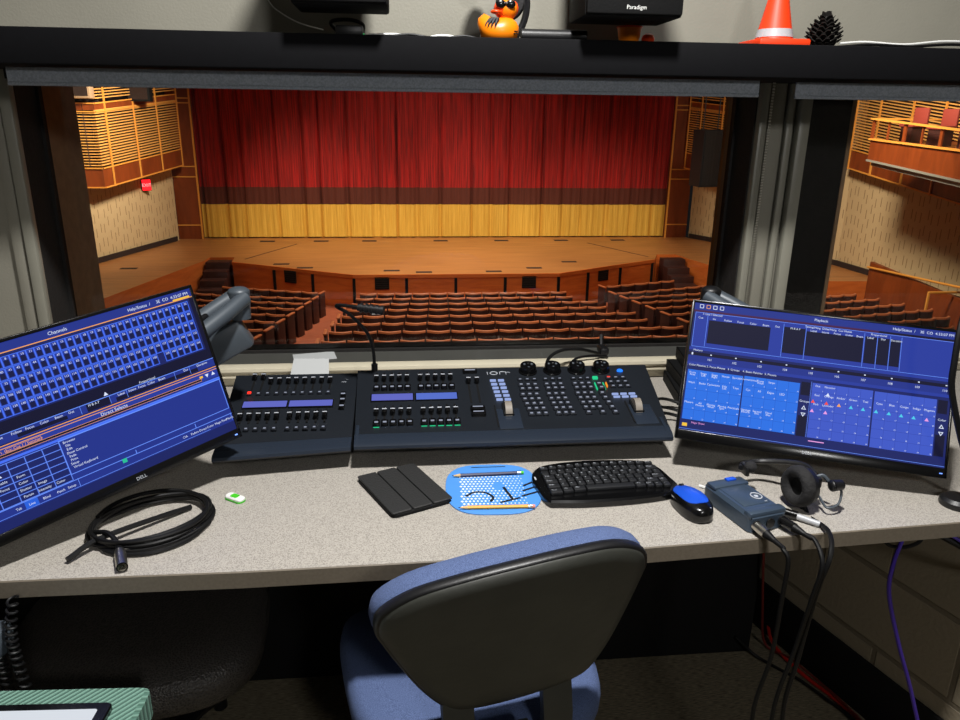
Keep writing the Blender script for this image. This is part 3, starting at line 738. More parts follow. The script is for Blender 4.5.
for wd, u, v in (('Enable', .21, .262), ('Focus', .21, .222), ('Color', .265, .222), ('Form', .265, .262), ('Shutter', .265, .182), ('Image', .315, .182), ('Intensity', .315, .142), ('Param', .265, .142), ('Color', .365, .142)): s.text(wd, u, v, .0042)
s.tri(.21, .300, .0035)
for i, wd in enumerate(('Browser', 'File', 'Edit', 'Show Control', 'Fade', 'Print', 'Setup', 'Virtual Keyboard')): s.text(wd, .412+.004*(i % 3 > 0), .348-.0225*i, .0042, 'white', 'l')
for u in (.415, .995): s.line(u, .07, u, .12, 'line', .0009)
s.line(0, .115, 1, .115, 'line', .0013); s.line(0, .068, .9, .068, 'line', .0008); s.line(.62, .115, .62, .14, 'line'); s.line(.85, .115, .85, .145, 'line')
s.rect(.245, .07, .285, .112, 'sel', 3)
for wd, u in (('Tab', .225), ('Live', .265), ('Blind', .31), ('Patch', .355), ('Setup', .39), ('CIA', .80), ('Faders', .838), ('Direct', .872), ('Color', .903), ('Magic', .935), ('Pixel', .962), ('Macro', .985)): s.text(wd, u, .090, .0042)
s.rect(.566, .092, .582, .118, 'green', 5)
o = s.mb.build('screen', mL, smooth=0, recalc=False); o.location.z = off
MB(M['silver_text']).text('DELL', (.056, -.0026, -.1525), (1, 0, 0), (0, 0, 1), .0065).build('logo', bz, smooth=0)
MB(glow('power_led', (120, 160, 255), 2)).box((.258, -.003, -.1535), (.005, .002, .002)).build('power_light', bz)
# right: cue lists above, direct selects below
mR, s, off, bz = monitor('monitor', 'tilted right monitor showing bright blue and violet select buttons', (.864, 1.419, .94), tuple(eul(-.309, -.445, .059)), .54, .309, .020)
H_ = s.h
s.rect(0, 0, 1, 1, 'navy', 0); s.rect(0, .945, 1, 1, 'panel', 1)
for k in range(4): s.frame(.022+.027*k, .962, .036+.027*k, .988, 'white' if k != 1 else 'orange', .0012); 
s.text('Playback', .50, .972, .0055); s.text('Help/Status  /', .81, .974, .0055); s.text('3E  CO  4:33:07 PM', .93, .974, .0055)
s.rect(0, .928, 1, .945, 'rust', 1); s.rect(.72, .93, 1, .945, 'deep', 2)
s.rect(.008, .655, 1, .925, 'mid', 1); s.frame(.008, .655, .998, .925, 'line', .001)
s.rect(.065, .690, .310, .872, 'deep', 2); s.rect(.362, .690, .445, .892, 'deep', 2); s.rect(.449, .690, .665, .878, 'deep', 2)
for u0, u1 in ((.672, .715), (.719, .762), (.766, .803)): s.rect(u0, .690, u1, .892, 'deep', 2)
for u in (.058, .360, .447, .668, .717, .764, .806): s.line(u, .66, u, .915, 'line', .0009)
s.text('1: Live / Selected', .075, .917, .0042, 'white')
for wd, u in (('Cue', .03), ('Int', .085), ('Follow', .14), ('Focus', .19), ('Color', .24), ('Beam', .29), ('Out', .335), ('M B A F', .405), ('Label', .475), ('Intens', .52), ('Focus', .565), ('Color', .61), ('Beam', .65), ('Label', .69), ('Dur', .738), ('Duration', .786)): s.text(wd, u, .885, .0042)
s.text('Timing/Hang  Delay/Hang  Cue Notes', .53, .912, .0042); s.text('Proportional', .72, .912, .0042)
s.rect(0, .628, 1, .652, 'mid', 1); s.text('Masters', .035, .628, .0042)
s.rect(0, .585, .985, .61, 'deep', 2); s.rect(0, .535, .985, .585, 'panel', 2); s.rect(0, .512, 1, .535, 'mid', 2)
s.rect(.012, .588, .018, .606, 'white', 5)
for k in range(10): s.text(str(101+k), .085+.099*k, .562, .0046); s.rect(.087+.099*k, .596, .093+.099*k, .604, 'white', 5)
for wd, u in (('1. Color Palettes', .035), ('2. Focus Palette', .115), ('3. Groups', .185), ('4. Beam Palettes', .26), ('5. Presets', .33)): s.text(wd, u, .510, .0042)
def pool(u0, u1, v0, v1, nc, nr, m, g):
    s.rect(u0, v0, u1, v1, m, 2)
    for i in range(1, nc): s.line(u0+(u1-u0)*i/nc, v0, u0+(u1-u0)*i/nc, v1, g, .0006, 3)
    for j in range(1, nr): s.line(u0, v0+(v1-v0)*j/nr, u1, v0+(v1-v0)*j/nr, g, .0006, 3)
def dotn(u0, u1, v0, v1, nc, nr, base, skip=()):
    for j in range(nr):
        for i in range(nc): s.text(str(base+j*nc+i), u0+(u1-u0)*(i+.86)/nc, v1-(v1-v0)*(j+.84)/nr, .0026)
pool(.006, .226, .085, .472, 5, 5, 'blue', 'bluegrid'); pool(.231, .447, .085, .476, 5, 5, 'blue', 'bluegrid')
pool(.494, .721, .080, .492, 5, 6, 'violet', 'violetgrid'); pool(.727, .953, .075, .490, 5, 6, 'violet', 'violetgrid')
dotn(.006, .226, .085, .472, 5, 5, 1); dotn(.231, .447, .085, .476, 5, 5, 6); dotn(.494, .721, .08, .492, 5, 6, 1); dotn(.727, .953, .075, .490, 5, 6, 6)
lab1 = [['Front Area', 'Stage Left', 'Stage Right', 'House', 'Specials'], ['Wash', 'Backs', 'Cyclorama', 'Side Left', 'Tops'], [], ['Movers', 'All Movers', 'Moving Wash', 'Moving Spot', 'Practicals']]
lab2 = [['Conventional', 'Front Wash', 'Strips'], ['Cyc', 'All', 'Edges', 'LED'], [], ['Upstage Electric', 'Second Elec', 'Third Elec']]
for u0, tab in ((.006, lab1), (.231, lab2)):
    for j, row in enumerate(tab):
        for i, wd in enumerate(row): s.text(wd.split()[0], u0+.044*(i+.45), .472-.0774*(j+.28), .0042); (len(wd.split()) > 1) and s.text(wd.split()[1], u0+.044*(i+.45), .472-.0774*(j+.48), .0040)
for u0, tab in ((.494, [['Out', 'Nocolor'], ['Red', 'Orange', 'Amber', 'Green', 'Teal'], ['Pink', 'Lavender']]), (.727, [[], ['Cyan', 'Blue', 'Congo', 'Indigo', 'Magenta']])):
    for j, row in enumerate(tab):
        for i, wd in enumerate(row): s.text(wd, u0+.0453*(i+.45), .492-.0687*(j+.30), .0042)
for u, v, m in ((.555, .415, 'white'), (.502, .352, 'red'), (.553, .350, 'red'), (.600, .348, 'orange'), (.645, .345, 'cyan'), (.690, .343, 'cyan'), (.738, .340, 'cyan'), (.785, .338, 'sel'), (.830, .335, 'sel'), (.875, .333, 'sel'), (.922, .331, 'pink'), (.502, .282, 'pink'), (.553, .280, 'pink')): s.tri(u, v, .0042, m if m != 'sel' else 'cyan')
for u, w1 in ((.470, 'Groups'), (.976, 'Color')):
    s.rect(u-.018, .08, u+.016, .49, 'deep', 2); s.rect(u-.018, .235, u+.016, .39, 'navy', 3); s.text(w1, u, .345, .0045); s.tri(u, .295, .005, 'white', True, 6, True); s.tri(u, .245, .005, 'white', False, 6, True)
s.line(.49, .08, .49, .5, 'line', .0007); s.rect(0, 0, 1, .07, 'navy', 2); s.rect(.01, .03, .03, .055, 'yellow', 5); s.text('Magic Sheet', .045, .065, .004, 'pink', 'l'); s.line(.50, .055, .56, .055, 'pink', .002)
s.line(0, .012, 1, .012, 'line', .0009)
o = s.mb.build('screen', mR, smooth=0, recalc=False); o.location.z = off
MB(M['silver_text']).text('DELL', (0, -.0026, -.1445), (1, 0, 0), (0, 0, 1), .0065).build('logo', bz, smooth=0)
MB(glow('power_led_right', (110, 150, 255), 2)).box((.258, -.003, -.1455), (.005, .002, .002)).build('power_light', bz)

# monitor stands: clamp post, two jointed beams
def arm(lab, top, low, lend, post, head, m):
    t = thing('monitor_stand', lab, 'monitor stand', (post[0], post[1], DZ)); o = Vector((post[0], post[1], DZ))
    P = lambda p: Vector(p) - o
    b = MB(M['grey_metal']); b.box((0, 0, .008), (.12, .10, .016), None, .004); b.cyl((0, 0, .016), (0, 0, lend[2]-DZ+.03), .022); b.build('post', t)
    a = MB(M[m]); q1, q2 = P(lend), P(low)
    dr = (q2-q1).normalized(); sd = Vector((dr.y, -dr.x, 0)).normalized(); up = sd.cross(dr); rot = Matrix((dr, -sd, up)).transposed()
    a.box((q1+q2)/2, ((q2-q1).length+.03, .050, .068), None, .010, rot); a.box((q1+q2)/2+up*.036, ((q2-q1).length-.02, .030, .006), M['grey_metal'], .002, rot)
    beam(a, q1, P((post[0], post[1], lend[2])), .05, .05); a.build('lower_beam', t)
    j = MB(M[m]); j.cyl(P(low)+Vector((0, 0, .036)), P(top)+Vector((0, 0, .012)), .024); j.ball(P(top)+Vector((0, 0, .012)), (.024, .024, .012)); j.build('elbow', t)
    u = MB(M['grey_metal']); p, q = P(top), P(head)
    dr = (q-p).normalized(); sd = Vector((dr.y, -dr.x, 0)).normalized()
    for s_ in (-1, 1): u.tube([p+sd*.016*s_, p.lerp(q, .25)+sd*.022*s_, p.lerp(q, .7)+sd*.022*s_, q+sd*.014*s_], .017, 12)
    u.box(p.lerp(q, .45)+Vector((0, 0, .012)), (.012, .09, .012), M['black'], .004, Matrix((sd, dr, sd.cross(dr))).transposed()); u.build('upper_beam', t)
    MB(M['black']).ball(q, (.03, .03, .03)).build('head_joint', t)
    return t
arm('slate grey jointed monitor stand behind the left monitor', (-.362, 1.66, 1.088), (-.364, 1.66, 1.005), (-.50, 1.64, .93), (-.60, 1.80), (-.53, 1.41, .985), 'grey_metal')
arm('slate grey jointed monitor stand behind the right monitor', (.735, 1.70, 1.070), (.735, 1.70, .985), (.88, 1.72, .95), (1.02, 1.82), (.895, 1.50, .985), 'black')

# main console
co = thing('lighting_console', 'dark slate lighting console with faders, keypad and four knobs', 'lighting console', (.247, 1.5, DZ))
SL = math.atan(.2)
def C3(x, y, h=0.): # a point on the sloping top: world x and y, h above it
    return Vector((x-.247, y-1.5 - h*math.sin(SL), .060 + .2*(y-1.5) + h*math.cos(SL)))
CU, CV = (1, 0, 0), (0, math.cos(SL), math.sin(SL))
CR = Matrix.Rotation(SL, 3, 'X')
def body(x0, x1, xb0, xb1, dz=0.):
    mb = MB(M['console'])
    pr = [(1.492, .046), (1.486, .052), (1.487, .058), (1.494, .062), (1.530, .068), (1.536, .0675), (1.805, .121), (1.815, .118), (1.815, .004), (1.60, .004), (1.585, .040)]
    n = len(pr); vs = []
    for e in (0, 1):
        for y, z in pr:
            f = (y-1.49)/.32; x = (x0+(xb0-x0)*f) if e == 0 else (x1+(xb1-x1)*f)
            vs.append((x-.247, y-1.5, z+dz*0))
    mb.add(vs, [])
    for i in range(n):
        j = (i+1) % n; mb.f.append([i, j, n+j, n+i]); mb.fm.append(M['console_lip'] if i in (1, 2, 3) else M['black_matte'] if i in (7, 8, 9, 10) else M['console'])
    mb.f += [list(range(n))[::-1], list(range(n, 2*n))]; mb.fm += [M['console'], M['console']]
    return mb
body(-.113, .594, -.119, .624).build('housing', co, smooth=25)
for x in (-.108, .588): MB(M['console_lip']).box(C3(x, 1.53, .001), (.008, .07, .004), None, .001, CR).build('end_cap', co)
def fader(par, x, y, cap, L=.062, off=None, led=None, q=C3):
    f = MB(M['black_matte']); f.box(q(x, y+L/2, .0004), (.0045, L, .001), None, 0, CR)
    o = f.build('fader', par)
    k = MB(M['black_gloss']); k.box(q(x, y+L*cap, .008), (.011, .019, .013), None, .003, CR); k.box(q(x, y+L*cap, .0148), (.010, .003, .0012), M['silver_text'], 0, CR)
    k.box(q(x, y+L*cap+.0068, .0115), (.009, .004, .004), M['white_plastic'], .001, CR)
    k.build('cap', o)
def button(mb, x, y, w=.012, d=.010, h=.005, m=None, pr=True, q=C3):
    mb.box(q(x, y, h/2), (w, d, h), m or M['key_dark'], .001, CR)
    if pr: mb.box(q(x, y, h+.0002), (w*.46, d*.3, .0006), M['key_print'], 0, CR)
for gx in (-.071, .036):
    for k in range(5):
        fader(co, gx+.0187*k, 1.730, .42)
        fader(co, gx+.003+.0187*k, 1.582, .44)
green_key = glow('green_backlight', (40, 220, 150), .9)
for gx in (-.071, .036):
    for k in range(5):
        bt = MB(M['key_dark']); bt.box(C3(gx+.001+.0187*k, 1.716, .004), (.0155, .021, .009), M['black_gloss'], .003, CR); bt.box(C3(gx+.001+.0187*k, 1.714, .0087), (.008, .005, .001), M['key_print'], 0, CR); bt.build('fader_button', co)
        bt = MB(M['key_dark']); bt.box(C3(gx+.004+.0187*k, 1.568, .004), (.0155, .021, .009), M['black_gloss'], .003, CR); bt.box(C3(gx+.004+.0187*k, 1.566, .0087), (.008, .005, .001), M['key_print'], 0, CR); bt.box(C3(gx+.004+.0187*k, 1.5565, .0006), (.013, .002, .001), green_key if (gx > 0 and k < 5) or k == 0 else M['console_lip'], 0, CR); bt.build('fader_button', co)
lcd = glow('lcd_violet_blue', (112, 120, 224), .72); lcd2 = glow('lcd_blue', (96, 124, 226), .78)
for x, m in ((-.032, lcd), (.073, lcd2)):
    f = MB(M['black_gloss']); f.box(C3(x, 1.676, .001), (.102, .034, .003), None, .001, CR); f.box(C3(x, 1.676, .0028), (.097, .027, .001), m, 0, CR)
    f.build('display', co)
for x in (.154, .175): fader(co, x, 1.645, .88, .105)
pb = MB(M['black_gloss']); pb.box(C3(.162, 1.785, .004), (.036, .015, .008), None, .002, CR); pb.box(C3(.162, 1.785, .0082), (.026, .004, .001), M['key_print'], 0, CR); pb.build('playback_button', co)
for y in (1.614, 1.594):
    pb = MB(M['black_gloss']); pb.box(C3(.166, y, .005), (.034, .016, .010), None, .002, CR); pb.box(C3(.166, y+.002, .0104), (.024, .003, .001), M['key_print'], 0, CR); pb.build('playback_button', co)
lg = MB(M['silver_text'])
for pts in ([(-.022, -.006), (-.022, .006)], [(-.006+.009*math.cos(a), .007*math.sin(a)) for a in [2*PI*i/20 for i in range(21)]], [(.009, -.006), (.009, .004), (.013, .0065), (.021, .0065), (.025, .004), (.025, -.006)]):
    lg.tube([C3(.228+x, 1.778+y, .0008) for x, y in pts], .0010, 6, None, False, 0)
lg.text('xe', C3(.259, 1.783, .0006), CU, CV, .007).build('logo', co, smooth=0)
pale = glow('backlit_white_key', (158, 178, 232), .9)
for r in range(6):
    for c in range(2): MB(pale).box(C3(.216+.020*c+.0012*r, 1.741-.0172*r, .002), (.015, .0075, .004), pale, .001, CR).build('lit_key', co)
for r in range(2):
    for c in range(3): MB(pale).box(C3(.507+.021*c+.001*r, 1.667-.0125*r, .002), (.016, .006, .004), pale, .001, CR).build('lit_key', co)
kp = MB(M['key_dark'])
for b, x0 in enumerate((.288, .352, .423)):
    for c in range(3):
        button(kp, x0-.004+.0180*c, 1.741, .013, .009)
        for r in range(2): button(kp, x0-.005+.0175*c+.001*r, 1.717-.0185*r, .0152, .0155)
        for r in range(5):
            if b == 2 and r == 4 and c == 1: continue
            w_ = .0165
            button(kp, x0-.007+.0168*c+.002*r, 1.673-.0205*r, .0148, .0165)
for r in range(5): button(kp, .476+.003*r, 1.672-.0205*r, .0155, .0165)
for r in range(2): button(kp, .478+.002*r, 1.713-.018*r, .017, .0155, .006, None)
for r in range(3):
    for c in range(3): button(kp, .509+.0185*c+.001*r, 1.741-.020*r, .0145, .0115)
kp.box(C3(.475, 1.742, .003), (.013, .009, .006), green_key, .001, CR)
kp.box(C3(.4685, 1.704, .002), (.002, .032, .004), green_key, 0, CR); kp.box(C3(.489, 1.704, .002), (.002, .03, .004), green_key, 0, CR)
kp.box(C3(.496, 1.708, .003), (.002, .018, .006), glow('amber_backlight', (255, 150, 40), 1), 0, CR); kp.box(C3(.509, 1.741, .0062), (.008, .004, .001), glow('red_backlight', (255, 70, 50), 1), 0, CR)
kp.build('keypad', co)
for x in (.310, .373, .436, .499):
    e = MB(M['black_gloss']); c0 = C3(x, 1.783, 0); ax = C3(0, 0, 1)-C3(0, 0, 0)
    e.lathe([(.0235, 0), (.0235, .003), (.020, .004), (.0205, .018), (.019, .021), (.013, .0215), (.012, .019), (0, .019)], c0, 24, None, ax)
    for k in range(3):
        a = 2*PI*k/3+.5; e.ball(c0 + ax*.019 + Vector((math.cos(a)*.011, math.sin(a)*.011*math.cos(SL), math.sin(a)*.011*math.sin(SL))), (.004, .004, .003), M['grey_metal'], 10, 6)
    e.build('encoder_knob', co)
for x, y, px, py in ((.236, 1.610, .236, 1.576), (.544, 1.610, .552, 1.580)):
    p = MB(M['console_lip']); p.box(C3(px, py, .0008), (.054, .082, .0022), None, .001, CR); p.box(C3(px-.029, py+.012, .0008), (.003, .09, .003), M['black_matte'], 0, CR); pl = p.build('wheel_plate', co)
    wv = MB(M['grey_metal']); wv.cyl(C3(x-.008, y, -.004), C3(x+.008, y, -.004), .026, None, 30, mat('ribbed_grey_wheel', (128, 120, 110), .55)); wv.box(C3(x, y, .004), (.024, .05, .006), M['black_matte'], .001, CR)
    wv.build('level_wheel', co)
MB(glow('blue_button_light', (30, 120, 255), 1.5)).lathe([(.0075, 0), (.0075, .003), (.005, .005), (0, .0055)], C3(.548, 1.776, 0), 18, None, (0, 0, 1)).build('power_button', co)

# fader wing on its left
wg = thing('fader_wing', 'dark fader wing joined to the left end of the console', 'fader wing', (-.262, 1.5, DZ))
SW = .16
def W3(x, y, h=0.):
    return Vector((x+.262, y-1.5 - h*math.sin(SW), .0545 + SW*(y-1.5) + h))
mb = MB(M['console'])
pr = [(1.466, .040), (1.460, .046), (1.462, .052), (1.470, .055), (1.520, .0565), (1.526, .0575), (1.826, .1075), (1.834, .104), (1.834, .004), (1.56, .004), (1.55, .034)]
n = len(pr); vs = []
for e in (0, 1):
    for y, z in pr:
        f = (y-1.46)/.37; x = (-.404-.018*f) if e == 0 else -.1205; yy = y + (.035*(1-min(1, f*2.2)) if e == 1 else 0)
        vs.append((x+.262, yy-1.5, z))
mb.add(vs, [])
for i in range(n):
    j = (i+1) % n; mb.f.append([i, j, n+j, n+i]); mb.fm.append(M['console_lip'] if i in (1, 2, 3) else M['black_matte'] if i in (7, 8, 9, 10) else M['console'])
mb.f += [list(range(n))[::-1], list(range(n, 2*n))]; mb.fm += [M['console'], M['console']]
mb.build('housing', wg, smooth=25)
CR_keep = CR; CR = Matrix.Rotation(math.atan(SW), 3, 'X')
xs_up = [-.372+.0212*k for k in range(5)] + [-.268+.0205*k for k in range(5)]
xs_lo = [-.374+.0202*k for k in range(5)] + [-.264+.0197*k for k in range(5)]
for k, x in enumerate(xs_up):
    fader(wg, x, 1.748, 1.0 if k < 2 else .62, .058, q=W3)
    bt = MB(M['key_dark']); button(bt, x-.001, 1.729, .012, .012, .005, M['key_dark'], True, W3)
    if k == 0: bt.box(W3(x-.001, 1.729, .0064), (.008, .007, .002), glow('red_led', (255, 40, 24), 2.5), 0, CR)
    bt.build('fader_button', wg)
for k, x in enumerate(xs_lo):
    fader(wg, x, 1.600, .35, .058, q=W3)
    bt = MB(M['key_dark']); button(bt, x, 1.573, .012, .013, .005, M['key_dark'], True, W3); bt.build('fader_button', wg)
for y in (1.715, 1.69, 1.66):
    bt = MB(M['black_gloss']); bt.box(W3(-.150, y, .004), (.013, .017, .008), None, .002, CR); bt.box(W3(-.150, y-.003, .0085), (.010, .004, .001), M['key_print'], 0, CR); bt.build('page_button', wg)
for x in (-.329, -.223):
    f = MB(M['black_gloss']); f.box(W3(x, 1.680, .001), (.104, .034, .003), None, .001, CR); f.box(W3(x, 1.680, .0028), (.100, .026, .001), lcd, 0, CR); f.build('display', wg)
MB(M['silver_text']).text('etc', W3(-.153, 1.800, .0006), (1, 0, 0), (0, 1, SW), .010).text('ion', W3(-.153, 1.784, .0006), (1, 0, 0), (0, 1, SW), .007).build('logo', wg, smooth=0)
CR = CR_keep

# gooseneck lamp in the console's rear edge
gl = thing('gooseneck_lamp', 'thin black gooseneck lamp bent over at the back of the console', 'lamp', (-.077, 1.806, .858))
g0 = Vector((-.077, 1.806, .858))
gp = [(-.077, 1.806, .858), (-.079, 1.803, .915), (-.092, 1.79, .965), (-.130, 1.765, 1.018), (-.158, 1.75, 1.0405), (-.150, 1.744, 1.0465), (-.105, 1.725, 1.045)]
MB(M['black_rubber']).tube([Vector(p)-g0 for p in gp], .0042, 10).build('gooseneck', gl)
MB(M['black']).cyl((0, 0, -.002), (0, 0, .02), .008).build('plug', gl)
hd = MB(M['black']); a, b = Vector((-.108, 1.726, 1.045))-g0, Vector((-.047, 1.712, 1.040))-g0
hd.cyl(a, b, .0085, .010)
for k in range(5): q = a.lerp(b, .1+.2*k); hd.cyl(q, q+(b-a).normalized()*.005, .0115)
hd.build('lamp_head', gl)
MB(M['white_plastic']).box(a.lerp(b, .72)-Vector((0, 0, .010)), (.022, .008, .003), None, .001).build('led_window', gl)

# keyboard
kb = thing('keyboard', 'compact black curved keyboard in front of the console', 'keyboard', (.4085, 1.385, DZ), R(3)); kb.scale = (1.04, 1.04, 1)
ol = []
for i in range(25): u = -1+i/12; ol.append((.140*u, -.078-.010*(1-u*u)*-1 - .012*(1-u*u)))
ol = [(-.128, -.080), (-.06, -.088), (.03, -.088), (.10, -.080), (.132, -.066), (.143, -.045), (.140, -.01), (.134, .03), (.118, .062), (.09, .074), (.02, .084), (-.05, .084), (-.105, .074), (-.130, .055), (-.142, .02), (-.140, -.02), (-.136, -.06)]
cl = [Vector((p[0], p[1], 0)) for p in ol]; sm = smooth_path(cl+[cl[0]], 4)[:-1]
MB(M['black_gloss']).prism([(p.x, p.y) for p in sm], .002, .016, None, None, .004).build('base', kb, smooth=40)
ks = MB(M['key_dark']); ks = MB(mat('black_keycap', (26, 27, 30), .5))
def key(x, y, w, d, wd=None):
    ks.box((x, y, .0195), (w, d, .008), None, .002)
    if wd: ks.text(wd, (x-w*.18, y+d*.12, .02365), (1, 0, 0), (0, 1, 0), .0042, M['silver_text'], 'c', w*.8)
def kcurve(x): return -.010*(x/.13)**2
rowsd = [('` 1 2 3 4 5 6 7 8 9 0 - ='.split(), 13, .0)]
Q = [list('`1234567890-=') + ['Bksp'], ['Tab'] + list('QWERTYUIOP[]') + ['\\'], ['Caps'] + list("ASDFGHJKL;'") + ['Enter'], ['Shift'] + list('ZXCVBNM,./') + ['Shift', 'Up']]
for r, row in enumerate(Q):
    y = .032-.0185*r; ws = [1.5 if len(k) > 2 else 1.0 for k in row]; tot = sum(ws); u = .246/tot; x = -.123
    for k, w_ in zip(row, ws): key(x+w_*u/2, y+kcurve(x+w_*u/2), w_*u-.0025, .0158, k); x += w_*u
x = -.123
for wd, w_ in (('Ctrl', .026), ('Fn', .022), ('Alt', .026), (None, .100), ('Alt', .022), ('Ctrl', .0165), ('<', .0165), ('>', .0165)): key(x+w_/2, -.0425+kcurve(x), w_-.0025, .0158, wd); x += w_
for k in range(13): key(-.112+.0187*k, .053+kcurve(-.112+.0187*k), .0155, .010, 'Esc' if k == 0 else 'F%d' % k)
ks.build('keys', kb, smooth=30)
MB(M['silver_text']).box((-.1365, .015, .0163), (.003, .012, .0008)).build('logo_mark', kb)

# mouse
ms = thing('computer_mouse', 'blue topped black wireless mouse right of the keyboard', 'mouse', (.556, 1.266, DZ), R(8))
def mz(x, y): return .019 + .0195*math.sqrt(max(0, 1-(x/.0345)**2-(y/.0615)**2)) - .05*max(0, y)**1.2
def mo(w_, l_, cy, k, e=.8):
    o = []
    for i in range(36):
        a = 2*PI*i/36; ca_, sa_ = math.cos(a), math.sin(a)
        o.append((w_*k*abs(ca_)**e*(1 if ca_ > 0 else -1)*(1 + (.10*math.cos(2*a) if w_ > .027 else 0)*0), cy+l_*k*abs(sa_)**e*(1 if sa_ > 0 else -1)))
    return o
lo = [[(x, y, .001) for x, y in mo(.0305, .056, 0, .95)], [(x, y, .007) for x, y in mo(.0305, .056, 0, 1)], [(x, y, .016) for x, y in mo(.0305, .056, 0, 1)]]
for k in (.97, .88, .7, .45, .2, .02): lo.append([(x, y, mz(x, y)) for x, y in mo(.0305, .056, 0, k)])
MB(M['black_gloss']).rings(lo).build('body', ms, smooth=60)
lo = [[(x, y, mz(x, y)-.003) for x, y in mo(.0255, .043, .008, 1, .7)]]
for k in (1, .92, .7, .45, .2, .02): lo.append([(x, y, mz(x, y)+.0012) for x, y in mo(.0255, .043, .008, k, .7)])
MB(M['mouse_blue']).rings(lo).build('palm_cover', ms, smooth=60)
MB(M['black_rubber']).cyl((-.0035, .044, .029), (.0035, .044, .029), .007, None, 18).build('scroll_wheel', ms)
fb = MB(M['silver_text'])
for x in (-.012, .012): fb.box((x, -.046, .0285), (.006, .002, .003), None, .001)
fb.build('button_marks', ms)

# tablet in a folded cover
tb_ = thing('tablet_case', 'tablet in a black three panel folding cover on the worktop', 'tablet', (-.008, 1.386, DZ), R(-65)); tb_.scale = (1.05, 1.07, 1)
MB(M['black_matte']).prism(rrect(.172, .124, .012), .001, .009, None, None, .002).build('tablet_body', tb_, smooth=40)
cv = MB(mat('black_leatherette', (36, 36, 36), .6, bump=.2, bscale=260))
for k in range(3): cv.prism(rrect(.171, .0395, .004, 3, 0, -.0415+.0415*k), .0095, .0125, None, None, .001)
cv.build('cover', tb_, smooth=40)
# printed pad, pencil, pen
pd = thing('desk_pad', 'round cornered sky blue pad with white halftone and black letters', 'desk pad', (.176, 1.385, DZ), R(-2))
ol = [Vector((.098*(abs(math.cos(a))**.62)*(1 if math.cos(a) > 0 else -1), .108*(abs(math.sin(a))**.75)*(1 if math.sin(a) > 0 else -1), 0)) for a in [2*PI*i/48 for i in range(48)]]
MB(M['pad_blue']).prism([(p.x, p.y) for p in ol], .0005, .003, None, None, .0008).build('pad', pd, smooth=30)
pt = MB(M['pad_white'])
for i in range(17):
    for j in range(13):
        x, y = -.066+.0078*i+.0039*(j % 2), -.078+.0105*j; r = .0034 - .0001*i
        if (x-.01)**2 + (y-.005)**2 < .013**2: continue
        pt.add([(x-r, y, .0033), (x, y-r*1.3, .0033), (x+r, y, .0033), (x, y+r*1.3, .0033)], [[0, 1, 2, 3]])
pt.ball((.01, .005, .003), (.007, .007, .0004), M['pad_blue'], 14, 4)
pt.build('halftone_print', pd, smooth=0, recalc=False)
lt = MB(M['ink'])
def stroke(pts, w_=.0028):
    p = smooth_path([(x, y, .0037) for x, y in pts], 6) if len(pts) > 2 else [Vector((x, y, .0037)) for x, y in pts]
    for a, b in zip(p[:-1], p[1:]):
        t_ = (b-a).normalized(); n_ = Vector((-t_.y, t_.x, 0))*w_; lt.quad(a-n_, b-n_, b+n_, a+n_)
stroke([(-.058, -.036), (-.040, -.020), (-.018, -.022), (-.003, -.042), (-.010, -.060)]); stroke([(.010, -.064), (.052, -.046)]); stroke([(.036, -.052), (.022, .000)])
for k in range(3): stroke([(.056+.004*k, -.040+.022*k), (.092-.002*k, -.022+.022*k)])
stroke([(-.04, .093), (.035, .095)], .0012)
lt.build('lettering', pd, smooth=0, recalc=False)
def pencil(name, lab, a, b, m, tail, cat='pencil'):
    a, b = Vector(a), Vector(b); t = thing(name, lab, cat, a); d = b-a; L = d.length; u = d.normalized()
    MB(M[m]).cyl(u*.018, u*(L-.014), .0038, None, 6).build('barrel', t, smooth=0)
    tp = MB(M['bare_wood']); tp.cyl(u*.004, u*.018, .0012, .0038, 12); tp.cyl((0, 0, 0), u*.005, .0003, .0013, 10, M['ink']); tp.build('tip', t)
    MB(M['steel']).cyl(u*(L-.014), u*(L-.006), .0040, None, 14).build('ferrule', t)
    MB(M[tail]).cyl(u*(L-.006), u*L, .0037, .0034, 14).build('eraser', t)
pencil('pencil', 'yellow wooden pencil along the lower edge of the blue pad', (.098, 1.300, .7472), (.249, 1.294, .7472), 'yellow_pencil', 'eraser')
pencil('pencil', 'dark pencil with a green end along the upper edge of the blue pad', (.094, 1.436, .7472), (.249, 1.440, .7472), 'navy', 'green')
# usb stick
us = thing('usb_stick', 'small white and green flash drive lying alone on the worktop', 'flash drive', (-.343, 1.378, DZ), R(-35))
MB(M['white_plastic']).prism(rrect(.044, .020, .008), .0005, .009, None, None, .002).build('body', us, smooth=40)
MB(M['green']).prism(rrect(.017, .013, .003), .0088, .0098).build('label_square', us)
MB(M['green']).prism(rrect(.0452, .0212, .0085), .0005, .004).build('edge_band', us, smooth=40)

